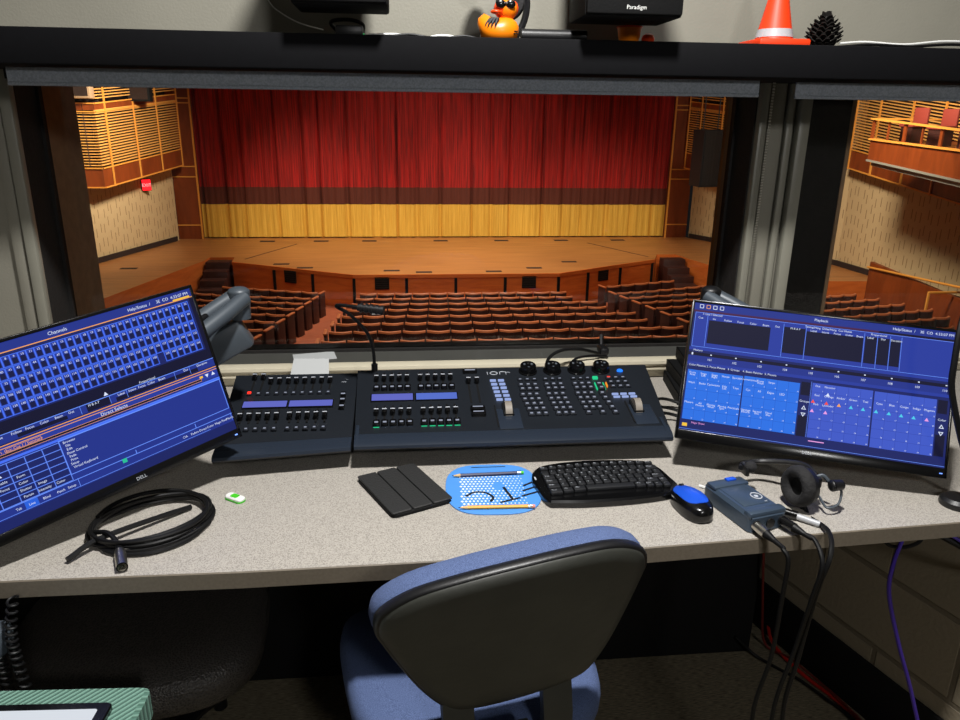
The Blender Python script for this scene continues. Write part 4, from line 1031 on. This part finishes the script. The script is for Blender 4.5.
# coiled microphone cable with its connector
cc = thing('coiled_cable', 'black cable coiled on the worktop with a silver connector end', 'cable', (-.49, 1.29, DZ))
o3 = Vector((-.49, 1.29, DZ)); tb = MB(M['black_rubber'])
def W(p): return Vector(p) - o3
cx, cy = -.474, 1.288
pts = []
for k in range(5*20+1):
    a = 2*PI*k/20 + 2.6; lp = k/20
    r1, r2 = .102+.007*math.sin(lp*2.1), .082+.009*math.cos(lp*2.7)
    u, v = math.cos(a)*r1, math.sin(a)*r2
    ro = R(32)
    pts.append(W((cx + u*math.cos(ro)-v*math.sin(ro) + .004*math.sin(lp*5), cy + u*math.sin(ro)+v*math.cos(ro), DZ+.005+.0042*lp)))
tb.tube(pts, .0040, 8, None, False, 2)
tb.tube([W((-.420, 1.345, DZ+.006)), W((-.465, 1.300, DZ+.012)), W((-.545, 1.218, DZ+.018)), W((-.580, 1.172, DZ+.008))], .0052, 8)
tb.tube([W((-.56, 1.24, DZ+.02)), W((-.530, 1.225, DZ+.026)), W((-.508, 1.205, DZ+.018)), W((-.499, 1.190, DZ+.014))], .0045, 8)
tb.tube([W((-.575, 1.255, DZ+.006)), W((-.52, 1.195, DZ+.005)), W((-.45, 1.187, DZ+.005)), W((-.395, 1.225, DZ+.005)), W((-.37, 1.285, DZ+.006))], .0038, 8)
tb.build('cord', cc)
a, b = W((-.502, 1.196, DZ+.0125)), W((-.478, 1.138, DZ+.0105)); u = (b-a).normalized()
c = MB(M['black_rubber']); c.cyl(a-u*.012, a+u*.012, .0055, .0085); c.cyl(a+u*.012, a+u*.022, .0088, .0095, 20, M['steel']); c.cyl(a+u*.022, b, .0095, None, 24, M['steel']); c.lathe([(.0095, 0), (.0095, .0008), (.0078, .001), (.0075, -.004), (0, -.004)], b, 24, M['black_gloss'], u)
c.build('connector', cc)

# belt pack and the headset beside it
bp = thing('intercom_pack', 'slate blue intercom belt pack with two plugs at its near end', 'belt pack', (.655, 1.252, DZ), R(14)); bp.scale = (.84, .98, .92)
MB(M['pack']).prism(rrect(.100, .150, .012, 4), .002, .040, None, None, .007).build('case', bp, smooth=40)
e = MB(M['pack'])
e.box((0, .052, .040), (.098, .03, .010), None, .004); e.box((0, -.062, .036), (.099, .022, .016), None, .005); e.box((0, 0, .0395), (.072, .078, .004), None, .002)
e.build('end_plate', bp)
MB(M['mouse_blue']).box((.012, .058, .046), (.026, .012, .006), None, .002).build('talk_button', bp)
l = MB(M['silver_text']); q = [Vector((.022+.012*math.cos(2*PI*k/24), -.012+.012*math.sin(2*PI*k/24), .0422)) for k in range(25)]
l.tube(q, .0013, 6, None, False, 0); l.ball((.022, -.012, .0418), (.005, .005, .0008), None, 12, 4); l.text('etc', (.028, -.034, .0420), (1, 0, 0), (0, 1, 0), .005); l.build('logo', bp)
sk = MB(M['black'])
for x in (-.034, .004, .036): sk.cyl((x, -.070, .018), (x, -.078, .018), .011, None, 18)
sk.build('sockets', bp)
wb = MB(M['white_plastic']); wb.cyl((-.036, .074, .022), (-.045, .092, .020), .004, None, 8); wb.build('clip', bp)
def plug_cable(name, lab, start, dirv, pts, sleeve, r=.0042, cat='cable'):
    t = thing(name, lab, cat, start); s0 = Vector(start); dv = Vector(dirv).normalized()
    p = MB(M[sleeve]); p.cyl((0, 0, 0), dv*.030, .0095, None, 18); p.cyl(dv*.030, dv*.052, .009, .0048, 18, M['black_rubber']); p.cyl(dv*.052, dv*.068, .0048, .0042, 12, M['black_rubber']); p.build('plug', t)
    MB(M['black_rubber']).tube([dv*.05] + [dv*.075] + [Vector(q)-s0 for q in pts], r, 10).build('cord', t)
    return t
def pk3(x, y, z):
    x, y, z = x*.84, y*.98, z*.92; c_, s_ = math.cos(R(14)), math.sin(R(14)); return (.655+x*c_-y*s_, 1.252+x*s_+y*c_, DZ+z)
plug_cable('intercom_cable', 'black cable with a silver plug hanging from the belt pack', pk3(-.034, -.074, .018), (.25, -1, -.06), [(.661, 1.100, .752), (.667, 1.087, .735), (.668, 1.089, .66), (.672, 1.10, .52), (.660, 1.11, .36), (.70, 1.10, .15), (.80, 1.15, .012), (.95, 1.1, .008)], 'steel')
plug_cable('intercom_cable', 'black cable with a black plug hanging from the belt pack', pk3(.036, -.074, .018), (.45, -1, -.06), [(.731, 1.085, .725), (.724, 1.088, .65), (.718, 1.10, .54), (.70, 1.11, .36), (.73, 1.10, .15), (.84, 1.17, .012), (.95, 1.13, .008)], 'black_gloss')
hs = thing('headset', 'black single ear headset with boom microphone leaning by the right monitor', 'headset', (.775, 1.268, DZ))
ring = MB(M['foam']); ax = Vector((-.98, -.20, .06)).normalized(); c0 = Vector((-.004, -.006, .047))
K = .84
def kp_(pr): return [(r*K, h*K) for r, h in pr]
ring.lathe(kp_([(.020, .004), (.024, .012), (.033, .019), (.043, .017), (.049, .006), (.049, -.006), (.043, -.012), (.020, -.010), (.016, -.004)]), c0, 36, None, ax)
ring.build('ear_pad', hs, smooth=60)
MB(M['black']).lathe(kp_([(.020, -.004), (.044, -.010), (.042, -.024), (.030, -.034), (.012, -.037), (0, -.037)]), c0, 30, None, ax).lathe(kp_([(0, .004), (.021, .005), (.021, 0), (0, 0)]), c0, 24, M['black_matte'], ax).build('ear_cup', hs, smooth=50)
cb = c0 - ax*.031
hb = MB(M['black'])
hb.tube([cb, cb+Vector((.010, .012, .016)), cb+Vector((0, .05, .022)), Vector((-.03, .098, .052)), Vector((-.075, .092, .050)), Vector((-.088, .075, .050))], .0055, 8)
hb.box((-.080, .072, .048), (.010, .03, .022), None, .004); hb.build('head_band', hs)
MB(M['foam']).ball((-.072, .066, .056), (.013, .012, .012)).build('temple_pad', hs)
bo = MB(M['grey_metal'])
bo.tube([cb+Vector((0, 0, -.005)), cb+Vector((.012, -.013, -.020)), Vector((.040, -.040, .016)), Vector((.062, -.040, .022)), Vector((.072, -.030, .040)), Vector((.070, -.026, .052))], .0026, 8)
bo.tube([cb+Vector((.004, .004, .012)), cb+Vector((.02, 0, .020)), cb+Vector((.03, -.01, .010))], .004, 8)
bo.box(cb+Vector((.006, -.004, .008)), (.018, .016, .022), M['black'], .004); bo.build('boom', hs)
MB(M['black']).cyl((.050, -.030, .058), (.072, -.024, .056), .0115, .0105, 18).ball((.050, -.030, .058), (.006, .0112, .0112)).build('microphone', hs)
hc = MB(M['black_rubber']); s0 = Vector((.775, 1.268, DZ))
hc.cyl(c0+Vector((.012, -.004, -.045)), c0+Vector((.014, -.016, -.062)), .006, .005, 10)
hc.tube([c0+Vector((.012, -.004, -.035)), c0+Vector((.014, -.03, -.052))] + [Vector(q)-s0 for q in ((.775, 1.15, .752), (.752, 1.098, .735), (.735, 1.094, .66), (.727, 1.10, .52), (.722, 1.11, .36), (.76, 1.10, .15), (.88, 1.2, .012), (1.0, 1.17, .008))], .0045, 8)
hc.build('cord', hs)
# short stub plug and cable by the headset
sp2 = MB(M['reflective']); sp2.cyl((.745, 1.215, .7485), (.778, 1.184, .7465), .0062, .0058, 14); sp2.cyl((.722, 1.236, .7495), (.748, 1.213, .7495), .0085, None, 16, M['black_gloss'])
tag(sp2.build('adapter_plug'), 'silver and black adapter plug lying at the desk edge below the headset', 'plug')
# cables under the desk and on the floor
def cable(lab, pts, m, r=.004, name='cable', n=8):
    o = Vector(pts[0]); ob = MB(M[m]).tube([Vector(p)-o for p in pts], r, n).build(name); ob.location = o
    return tag(ob, lab, 'cable')
cable('bright red cable running along the floor at the foot of the block wall', [(1.20, 2.02, .10), (1.10, 1.86, .05), (1.055, 1.74, .02), (1.082, 1.615, .009), (1.118, 1.525, .009), (1.147, 1.43, .009), (1.20, 1.2, .009), (1.22, .8, .009)][1:], 'red_cable', .005)
cable('dull red cable hanging behind the intercom cables to the floor', [(.925, 1.72, .70), (.955, 1.70, .45), (.985, 1.70, .2), (1.03, 1.73, .02), (1.07, 1.66, .022), (1.105, 1.56, .022), (1.13, 1.47, .022), (1.18, 1.2, .022)], 'dull_red_cable', .0035)
cable('black cable on the carpet left of the red cable', [(.93, 1.715, .06), (.985, 1.69, .012), (1.03, 1.63, .010), (1.065, 1.585, .010), (1.10, 1.51, .010), (1.128, 1.435, .010), (1.16, 1.2, .010), (1.17, .9, .010)], 'black_rubber', .0045)
cable('purple cable hanging in a bow before the block wall', [(1.02, 1.26, .700), (.985, 1.225, .672), (.970, 1.215, .63), (.974, 1.215, .56), (1.018, 1.215, .438), (1.062, 1.215, .335), (1.088, 1.215, .27), (1.13, 1.21, .15), (1.16, 1.2, .012), (1.12, 1.1, .008)], 'purple', .0042)
cable('short black cable looped under the desk above the purple cable', [(.955, 1.24, .672), (.975, 1.24, .655), (1.005, 1.24, .650), (1.035, 1.24, .660), (1.05, 1.245, .685), (1.045, 1.25, .704)], 'black_rubber', .004)
cable('thick black cable clipped under the desk at the right', [(1.04, 1.28, .690), (1.09, 1.26, .665), (1.15, 1.235, .635), (1.20, 1.225, .60), (1.30, 1.22, .55)], 'black_rubber', .007)
cable('blue cable under the desk beside the thick black one', [(1.06, 1.262, .697), (1.10, 1.245, .675), (1.15, 1.222, .645), (1.205, 1.213, .605), (1.30, 1.208, .56)], 'purple', .0035)
# usb leads from console to the right monitor, plug on the sill
for k, (pts, lab) in enumerate((([(.600, 1.76, .78), (.66, 1.80, .765), (.73, 1.77, .748), (.80, 1.73, .746), (.92, 1.72, .746)], 'uppermost of the black leads curving from the console to the right monitor'),
    ([(.600, 1.73, .775), (.66, 1.75, .757), (.73, 1.70, .746), (.80, 1.66, .746), (.92, 1.68, .746)], 'middle one of the black leads curving from the console to the right monitor'),
    ([(.600, 1.70, .77), (.65, 1.71, .757), (.72, 1.65, .746), (.80, 1.61, .746), (.92, 1.63, .746)], 'lowest of the black leads curving from the console to the right monitor'))):
    cable(lab, [(p[0]+.03, p[1], p[2]) for p in pts], 'black_rubber', .0042)
sc = thing('power_lead', 'black lead arching behind the console to a plug on the sill', 'cable', (.55, 2.03, .80))
q0 = Vector((.55, 2.03, .80))
MB(M['black_rubber']).tube([Vector(p)-q0 for p in ((.375, 1.88, .80), (.395, 1.95, .832), (.44, 1.99, .846), (.50, 2.01, .842), (.555, 2.035, .822), (.575, 2.05, .815))], .0048, 8).tube([Vector(p)-q0 for p in ((.43, 1.90, .80), (.47, 1.96, .826), (.52, 1.99, .828), (.58, 2.02, .818))], .0035, 8).build('cord', sc)
MB(M['black']).box((.03, .03, .024), (.026, .05, .022), None, .006).cyl((.03, .05, .03), (.035, .075, .055), .006, None, 10).build('plug', sc)
pa = MB(M['paper']); pa.box((0, 0, 0), (.12, .07, .0012)); o = pa.build('paper_sheet'); o.location = (-.262, 2.115, .8012); o.rotation_euler = (0, 0, R(12)); tag(o, 'white paper sheet lying on the window sill behind the fader wing', 'paper')
pa = MB(M['paper']); pa.add([(-.055, -.05, 0), (.055, -.05, 0), (.045, .05, 0), (-.05, .05, 0), (-.055, -.05, .0012), (.055, -.05, .0012), (.045, .05, .0012), (-.05, .05, .0012)], [[0, 1, 2, 3], [7, 6, 5, 4], [0, 4, 5, 1], [1, 5, 6, 2], [2, 6, 7, 3], [3, 7, 4, 0]])
o = pa.build('paper_sheet', smooth=0); o.location = (-.255, 1.945, .806); o.rotation_euler = (R(38), 0, R(-4)); tag(o, 'white paper leaning between the fader wing and the sill', 'paper')
# binders stacked behind the right monitor
for k, (x, y, z, rz, lab) in enumerate(((.865, 1.90, .7405, -8, 'black ring binder at the bottom of the stack behind the right monitor'), (.88, 1.915, .7725, -5, 'black ring binder in the middle of the stack behind the right monitor'), (.905, 1.925, .8045, -9, 'black ring binder on top of the stack behind the right monitor'))):
    t = thing('ring_binder', lab, 'binder', (x, y, z), R(rz))
    c = MB(M['black_matte']); c.box((0, 0, .0015), (.25, .20, .003)); c.box((0, 0, .0285), (.25, .20, .003)); c.box((-.124, 0, .015), (.003, .20, .03)); c.build('cover', t)
    MB(M['black']).box((.004, 0, .015), (.235, .188, .023)).build('page_block', t)
o = MB(M['navy']).box((0, 0, 0), (.30, .22, .002)).build('folder'); o.location = (.90, 1.80, .7412); o.rotation_euler = (0, 0, R(-20)); tag(o, 'navy blue folder flat on the desk beneath the stacked binders', 'folder')
cable('black cable hanging in front of the right monitor right edge', [(1.52, 1.80, 1.562), (1.40, 1.62, 1.48), (1.17, 1.40, 1.28), (1.085, 1.31, 1.17), (1.052, 1.275, 1.105), (1.041, 1.258, 1.042), (1.041, 1.25, .99), (1.060, 1.235, .917), (1.085, 1.225, .85), (1.12, 1.23, .78), (1.17, 1.26, .745), (1.25, 1.4, .745)], 'black_rubber', .006)
pk = MB(M['black']).lathe([(.032, 0), (.034, .004), (.033, .012), (.026, .018), (0, .019)]).build('puck_device'); pk.location = (1.105, 1.245, DZ); tag(pk, 'round black puck at the desk edge below the right monitor corner', 'puck')
# coiled phone cords and a handset at the left edge
def coil(lab, pts, rc, turns):
    base = smooth_path(pts, 8); n = turns*12; o = Vector(pts[0]); out = []
    for k in range(n+1):
        f = k/n*(len(base)-1); i = min(int(f), len(base)-2); p = base[i].lerp(base[i+1], f-i)
        a = 2*PI*k/12; out.append(p - o + Vector((math.cos(a)*rc, math.sin(a)*rc, 0)))
    ob = MB(M['black_rubber']).tube(out, .0022, 6, None, False, 0).build('phone_cable'); ob.location = o; return tag(ob, lab, 'cord')
coil('black coiled phone cord hanging beside the desk end, right one', [(-.632, 1.09, .735), (-.628, 1.06, .69), (-.625, 1.055, .64), (-.618, 1.055, .57), (-.60, 1.06, .48), (-.60, 1.07, .40)], .0075, 24)
coil('black coiled phone cord hanging beside the desk end, left one', [(-.655, 1.06, .655), (-.650, 1.058, .62), (-.646, 1.055, .57), (-.63, 1.06, .48)], .0075, 12)
hd = MB(M['grey_metal']); hd.box((0, 0, 0), (.05, .06, .05), None, .016); hd.box((-.03, .01, .05), (.04, .05, .09), None, .014); o = hd.build('phone_handset'); o.location = (-.668, 1.075, .665); tag(o, 'grey phone handset hung below the left end of the desk', 'handset')

# shelf contents
SHZ = 1.637
for x0, x1, z, word, lab in ((-.218, -.020, 1.688, None, 'black loudspeaker hanging above the shelf, no name on its front'), (.390, .604, 1.679, 'Paradigm', 'black loudspeaker hanging above the shelf with its maker name in white')):
    t = thing('bookshelf_speaker', lab, 'loudspeaker', ((x0+x1)/2, 1.78, z)); w_ = x1-x0
    MB(M['black_matte']).box((0, 0, .16), (w_, .16, .32), None, .006).build('cabinet', t)
    g = MB(M['black_matte']); g.box((0, -.084, .16), (w_-.006, .012, .312), None, .004); gg = g.build('cloth_grille', t)
    if word: MB(M['white_plastic']).text(word, (.002, -.0905, .018), (1, 0, 0), (0, 0, 1), .0085).build('logo', gg, smooth=0)
    b = MB(M['black']); b.box((0, .13, .24), (.04, .11, .03)); b.box((0, .26, .24), (.09, .012, .12)); b.box((0, .22, .24), (.03, .08, .03)); b.build('wall_bracket', t)
dk = thing('rubber_duck', 'orange rubber duck with tiger stripes and dark glasses on the shelf', 'toy duck', (.226, 1.83, SHZ))
b = MB(M['duck']); lo = []
for z, rx, ry, ox in ((0, .030, .024, 0), (.004, .040, .030, 0), (.018, .044, .034, .0), (.030, .041, .031, .003), (.040, .030, .024, .008), (.047, .018, .016, .011)):
    lo.append([(ox+rx*math.cos(a) - (.010*max(0, -math.cos(a))**3*(z/.03) if z > .01 else 0), ry*math.sin(a), z + (.016*max(0, -math.cos(a))**4 if z > .01 and z < .045 else 0)) for a in [2*PI*i/30 for i in range(30)]])
b.rings(lo); b.ball((.016, 0, .066), (.024, .022, .024)); b.build('body', dk, smooth=70)
MB(M['duck_dark']).ball((.012, 0, .066), (.0255, .0205, .022)).ball((.032, .010, .068), (.012, .012, .017)).build('head_patch', dk, smooth=60)
MB(M['duck']).ball((-.034, 0, .036), (.009, .012, .016)).build('tail', dk)
MB(M['duck_dark']).ball((-.010, -.018, .058), (.013, .010, .005)).build('beak', dk)
gs = MB(M['black_gloss'])
for x, y in ((.000, -.020), (.022, -.022)): gs.ball((x, y, .074), (.011, .004, .009))
gs.box((.011, -.024, .076), (.008, .003, .003)); gs.build('sunglasses', dk)
sp = MB(M['ink'])
for k in range(6):
    a = PI*1.08 + k*.20; rx, ry = .0445, .0345
    sp.tube([(rx*math.cos(a)*.70+.003, ry*math.sin(a)*.70, .043), (rx*math.cos(a)*.93+.002, ry*math.sin(a)*.94, .034), (rx*math.cos(a)*1.0, ry*math.sin(a)*1.01, .024)], lambda t: .0042*(1.15-t), 6)
for k in range(2): sp.tube([(.030, -.0245, .014+.005*k), (.040, -.017, .014+.005*k)], .0010, 5)
sp.build('stripes', dk)
hp = thing('headphones', 'black headphones propped behind the rubber duck on the shelf', 'headphones', (.285, 1.92, SHZ))
MB(M['black']).tube([(-.012, 0, .012), (.006, 0, .04), (.016, 0, .075), (.012, 0, .11), (-.02, 0, .15), (-.06, 0, .19), (-.098, 0, .18)], .008, 8).build('head_band', hp)
MB(M['foam']).lathe([(.02, 0), (.036, .004), (.038, .016), (.030, .022), (0, .022)], (-.018, 0, .085), 24, None, (-.6, -.8, .2)).lathe([(.02, 0), (.036, .004), (.038, .016), (.030, .022), (0, .022)], (-.1, .02, .155), 24, None, (.8, -.5, .1)).build('ear_cup', hp)
hpb = MB(M['black']).box((-.008, 0, .007), (.05, .05, .013), None, .004).build('stand_foot', hp)
rl = MB(M['black']).cyl((0, 0, .0145), (.15, 0, .0145), .0143, None, 24).cyl((-.002, 0, .0145), (.004, 0, .0145), .0146, None, 24); o = rl.build('storage_tube'); o.location = (.281, 1.85, SHZ); tag(o, 'black cylindrical tube lying on the shelf right of the duck', 'tube')
pt = thing('orange_pot', 'dim orange plastic pot under the named hanging speaker', 'pot', (.533, 1.85, SHZ))
MB(M['duck']).lathe([(.020, 0), (.022, .003), (.027, .030), (.029, .038), (.026, .038), (.024, .030)], (0, 0, 0), 28).build('cup', pt, smooth=50)
MB(M['duck_dark']).tube([(.028*math.cos(2*PI*k/24), .028*math.sin(2*PI*k/24), .037) for k in range(25)], .002, 6, None, False, 0).build('rim', pt)
rb = MB(M['duck_dark']).lathe([(.006, 0), (.013, .004), (.0155, .013), (.012, .021), (.005, .025), (0, .0255)]).build('red_ball'); rb.location = (.579, 1.85, SHZ); tag(rb, 'small red orange ball beside the orange pot on the shelf', 'ball')
cn = thing('traffic_cone', 'small orange traffic cone with a grey band on the shelf', 'traffic cone', (.895, 1.87, SHZ))
MB(M['cone_orange']).box((0, 0, .009), (.125, .125, .018), None, .005).build('base', cn)
MB(M['cone_orange']).lathe([(.045, .016), (.043, .022), (.0115, .165), (.010, .17), (0, .17)], (0, 0, 0), 32).build('cone', cn, smooth=60)
MB(M['reflective']).lathe([(.0436, .024), (.0395, .042), (.0385, .042), (.0425, .024)], (0, 0, 0), 32).build('reflective_band', cn, smooth=60)
pc = thing('pine_cone', 'dark open pine cone standing on the shelf right of the traffic cone', 'pine cone', (1.025, 1.88, SHZ))
s_ = MB(M['pine']); k = 0
for lv in range(9):
    z = .006+.0088*lv; rr = [.030, .041, .044, .043, .040, .035, .028, .020, .010][lv]; m_ = [11, 12, 12, 12, 11, 10, 8, 6, 4][lv]
    for i in range(m_):
        a = 2*PI*(i+.5*(lv % 2))/m_; u = Vector((math.cos(a), math.sin(a), 0)); sd = Vector((-u.y, u.x, 0)); zz = Vector((0, 0, 1))
        b0 = u*.006 + zz*z; t1 = u*rr*.8 + zz*(z+.004); t2 = u*rr + zz*(z+.010)
        vs = [b0-sd*.003, b0+sd*.003, t1+sd*.0085, t2+sd*.004, t2-sd*.004, t1-sd*.0085]
        s_.add(vs + [v - zz*.0025 - u*.001 for v in vs], [[0, 1, 2, 3, 4, 5], [11, 10, 9, 8, 7, 6]] + [[q, (q+1) % 6, 6+(q+1) % 6, 6+q] for q in range(6)])
s_.build('scales', pc, smooth=20)
MB(M['pine']).lathe([(.008, 0), (.012, .02), (.010, .06), (.003, .085), (0, .087)]).build('core', pc)
bx = thing('power_supply', 'small black power box with a cable on the shelf under the left hanging speaker', 'power supply', (-.108, 1.84, SHZ))
c = MB(M['black']); c.box((0, 0, .012), (.06, .07, .022), None, .004); c.build('case', bx)
MB(M['black_rubber']).tube([(-.028, 0, .012), (-.04, -.02, .03), (0, -.03, .034), (.028, -.01, .028), (.028, 0, .012)], .004, 8).build('cord', bx)
MB(glow('tiny_green_led', (40, 230, 120), 1.0)).box((.0305, -.02, .006), (.002, .004, .003)).build('power_light', bx)
def wcable(lab, pts, m='white_plastic', r=.0028):
    return cable(lab, pts, m, r)
wcable('white cables strung along the back of the shelf left of the duck', [(-.07, 1.90, 1.650), (0, 1.905, 1.652), (.05, 1.90, 1.644), (.10, 1.905, 1.652), (.16, 1.90, 1.646), (.22, 1.905, 1.645)])
cable('black lead twisted among the white cables left of the duck', [(-.07, 1.898, 1.646), (-.02, 1.893, 1.648), (.03, 1.895, 1.652), (.09, 1.893, 1.644), (.15, 1.893, 1.651), (.19, 1.895, 1.645)], 'black_rubber', .0028)
wcable('white cable along the back of the shelf right of the pine cone', [(1.08, 1.90, 1.655), (1.15, 1.905, 1.660), (1.25, 1.90, 1.656), (1.36, 1.905, 1.666), (1.5, 1.90, 1.664)])
cable('black lead along the back of the shelf right of the pine cone', [(1.07, 1.893, 1.646), (1.16, 1.893, 1.653), (1.26, 1.893, 1.651), (1.37, 1.893, 1.658), (1.5, 1.893, 1.654)], 'black_rubber', .0035)
wcable('thin white wire drooping down the wall behind the shelf', [(-.345, 2.044, 1.80), (-.312, 2.042, 1.732), (-.287, 2.04, 1.708), (-.241, 2.03, 1.684), (-.18, 1.98, 1.665)], 'white_plastic', .0016)

# the blue office chair
chr_ = thing('office_chair', 'blue fabric office chair with a worn black back, pulled to the desk', 'chair', (.128, 1.148, 0), R(11))
half = [(.0, .0), (.08, .003), (.125, .020), (.160, .080), (.188, .155), (.210, .225), (.218, .262), (.205, .302), (.155, .336), (.08, .351)]
cl = [Vector((x, y, 0)) for x, y in half] + [Vector((0, .355, 0))] + [Vector((-x, y, 0)) for x, y in half[:0:-1]]
ol = smooth_path(cl+[cl[0]], 4)[:-1]
tlt = Matrix.Rotation(R(-6.0), 3, 'Y')
def B3(u, v, d):  # u across, v up the back, d forward
    p = Vector((u, -.160 - .085*(v/.37) + d + .018*(u/.2)**2, v - .19)); p = tlt @ Vector((p.x, 0, p.z)) + Vector((0, p.y, 0))
    return (p.x+.004, p.y, p.z*.88 + .726)
def bl(k, d, kz=None): return [B3(p.x*k, .18+(p.y-.18)*(kz or k), d) for p in ol]
MB(M['shell']).rings([bl(.02, -.012), bl(.5, -.012), bl(.85, -.010), bl(.955, -.005), bl(.985, .002), bl(.985, .012)]).build('back_shell', chr_, smooth=60)
MB(M['black']).rings([bl(.985, .000), bl(1.003, .003), bl(1.006, .012), bl(1.0, .020), bl(.97, .022)]).build('back_rim', chr_, smooth=60)
MB(M['blue_fabric']).rings([bl(.99, .018), bl(1.01, .026), bl(1.012, .045), bl(.99, .062), bl(.93, .073), bl(.7, .078), bl(.3, .074), bl(.02, .073)]).build('back_cushion', chr_, smooth=70)
so = []
for i in range(48):
    a = 2*PI*i/48; e = .55; cx_, cy_ = math.cos(a), math.sin(a)
    so.append((.242*abs(cx_)**e*(1 if cx_ > 0 else -1)*(1-.06*(cy_ < 0)*abs(cy_)), .09+.235*abs(cy_)**e*(1 if cy_ > 0 else -1)))
def sl(k, z): return [(x*k, .09+(y-.09)*k, z - (.03*max(0, (y-.2)/.13)**2 if y > .2 else 0)) for x, y in so]
MB(M['blue_fabric']).rings([sl(.96, .405), sl(1.0, .418), sl(1.005, .44), sl(.985, .462), sl(.92, .474), sl(.6, .472), sl(.02, .468)]).build('seat_cushion', chr_, smooth=70)
MB(M['shell']).rings([sl(.5, .36), sl(.9, .375), sl(.965, .395), sl(.965, .407)]).build('seat_pan', chr_, smooth=60)
for s in (-1, 1):
    MB(M['shell']).rings([[(s*.086+dx*.026, yy+dy*.009, zz) for dx, dy in ((-1, -1), (1, -1), (1, 1), (-1, 1))] for yy, zz in ((-.150, .585), (-.165, .52), (-.165, .45), (-.14, .385), (-.02, .352), (.06, .350))]).build('back_support', chr_, smooth=30)
rt = MB(M['shell']); rt.box((-.005, -.176, .475), (.075, .016, .10), None, .004)
for k in range(4): rt.cyl((-.035+.02*k, -.176, .425), (-.035+.02*k, -.176, .413), .009, .004, 10)
rt.build('height_ratchet', chr_)
MB(M['black']).box((0, .06, .335), (.20, .22, .05), None, .012).build('mechanism', chr_)
MB(M['black']).cyl((0, .06, .10), (0, .06, .32), .028).cyl((0, .06, .22), (0, .06, .32), .02, None, 20, M['steel']).build('gas_column', chr_)
for k in range(5):
    a = 2*PI*k/5+.3; u = Vector((math.cos(a), math.sin(a), 0)); c0 = Vector((0, .06, 0))
    l = MB(M['black']); l.tube([c0+Vector((0, 0, .115)), c0+u*.15+Vector((0, 0, .10)), c0+u*.28+Vector((0, 0, .075))], lambda t: .028-.010*t, 10); lg = l.build('leg', chr_)
    cst = MB(M['black']); sd = Vector((-u.y, u.x, 0)); cst.cyl(c0+u*.28+Vector((0, 0, .05)), c0+u*.28+Vector((0, 0, .085)), .008, None, 10)
    for s in (-1, 1): cst.cyl(c0+u*.28+sd*.004*s+Vector((0, 0, .0265)), c0+u*.28+sd*.022*s+Vector((0, 0, .0265)), .0265, None, 20)
    cst.build('caster', lg)
# second seat, black, pushed under the desk
st = thing('stool', 'black pebbled seat of a stool pushed under the left of the desk', 'stool', (-.56, 1.385, 0), R(4))
so2 = [(.255*abs(math.cos(a))**.62*(1 if math.cos(a) > 0 else -1), .225*abs(math.sin(a))**.62*(1 if math.sin(a) > 0 else -1)) for a in [2*PI*i/48 for i in range(48)]]
def sl2(k, z): return [(x*k, y*k, z) for x, y in so2]
MB(M['mesh_seat']).rings([sl2(.9, .385), sl2(.98, .40), sl2(1.0, .425), sl2(.985, .452), sl2(.93, .47), sl2(.5, .478), sl2(.02, .478)]).build('seat', st, smooth=70)
MB(M['black']).cyl((0, 0, .10), (0, 0, .39), .026).build('column', st)
for k in range(5):
    a = 2*PI*k/5; u = Vector((math.cos(a), math.sin(a), 0))
    MB(M['black']).tube([Vector((0, 0, .12)), u*.14+Vector((0, 0, .09)), u*.26+Vector((0, 0, .035))], lambda t: .026-.010*t, 10).cyl(u*.26, u*.26+Vector((0, 0, .05)), .018, None, 14).build('leg', st)
# teal box with a white screened tablet on it
tx = thing('storage_box', 'teal ribbed topped box at the left beside the stool', 'box', (-.62, .90, 0), R(-3))
MB(M['white_plastic']).box((0, 0, .29), (.39, .26, .58), None, .006).build('carton', tx)
lid = MB(M['teal']); lid.prism(rrect(.40, .27, .014, 4), .555, .605, None, None, .006); lid.build('lid', tx, smooth=40)
tt = thing('white_tablet', 'dark framed white screen lying on the teal box', 'tablet', (-.66, .90, .6055), R(-3))
MB(M['black_gloss']).prism(rrect(.40, .185, .010, 4), 0, .009, None, None, .002).build('frame', tt, smooth=40)
MB(glow('pale_screen', (226, 232, 240), .9)).prism(rrect(.365, .155, .004), .0088, .0094).build('screen', tt)
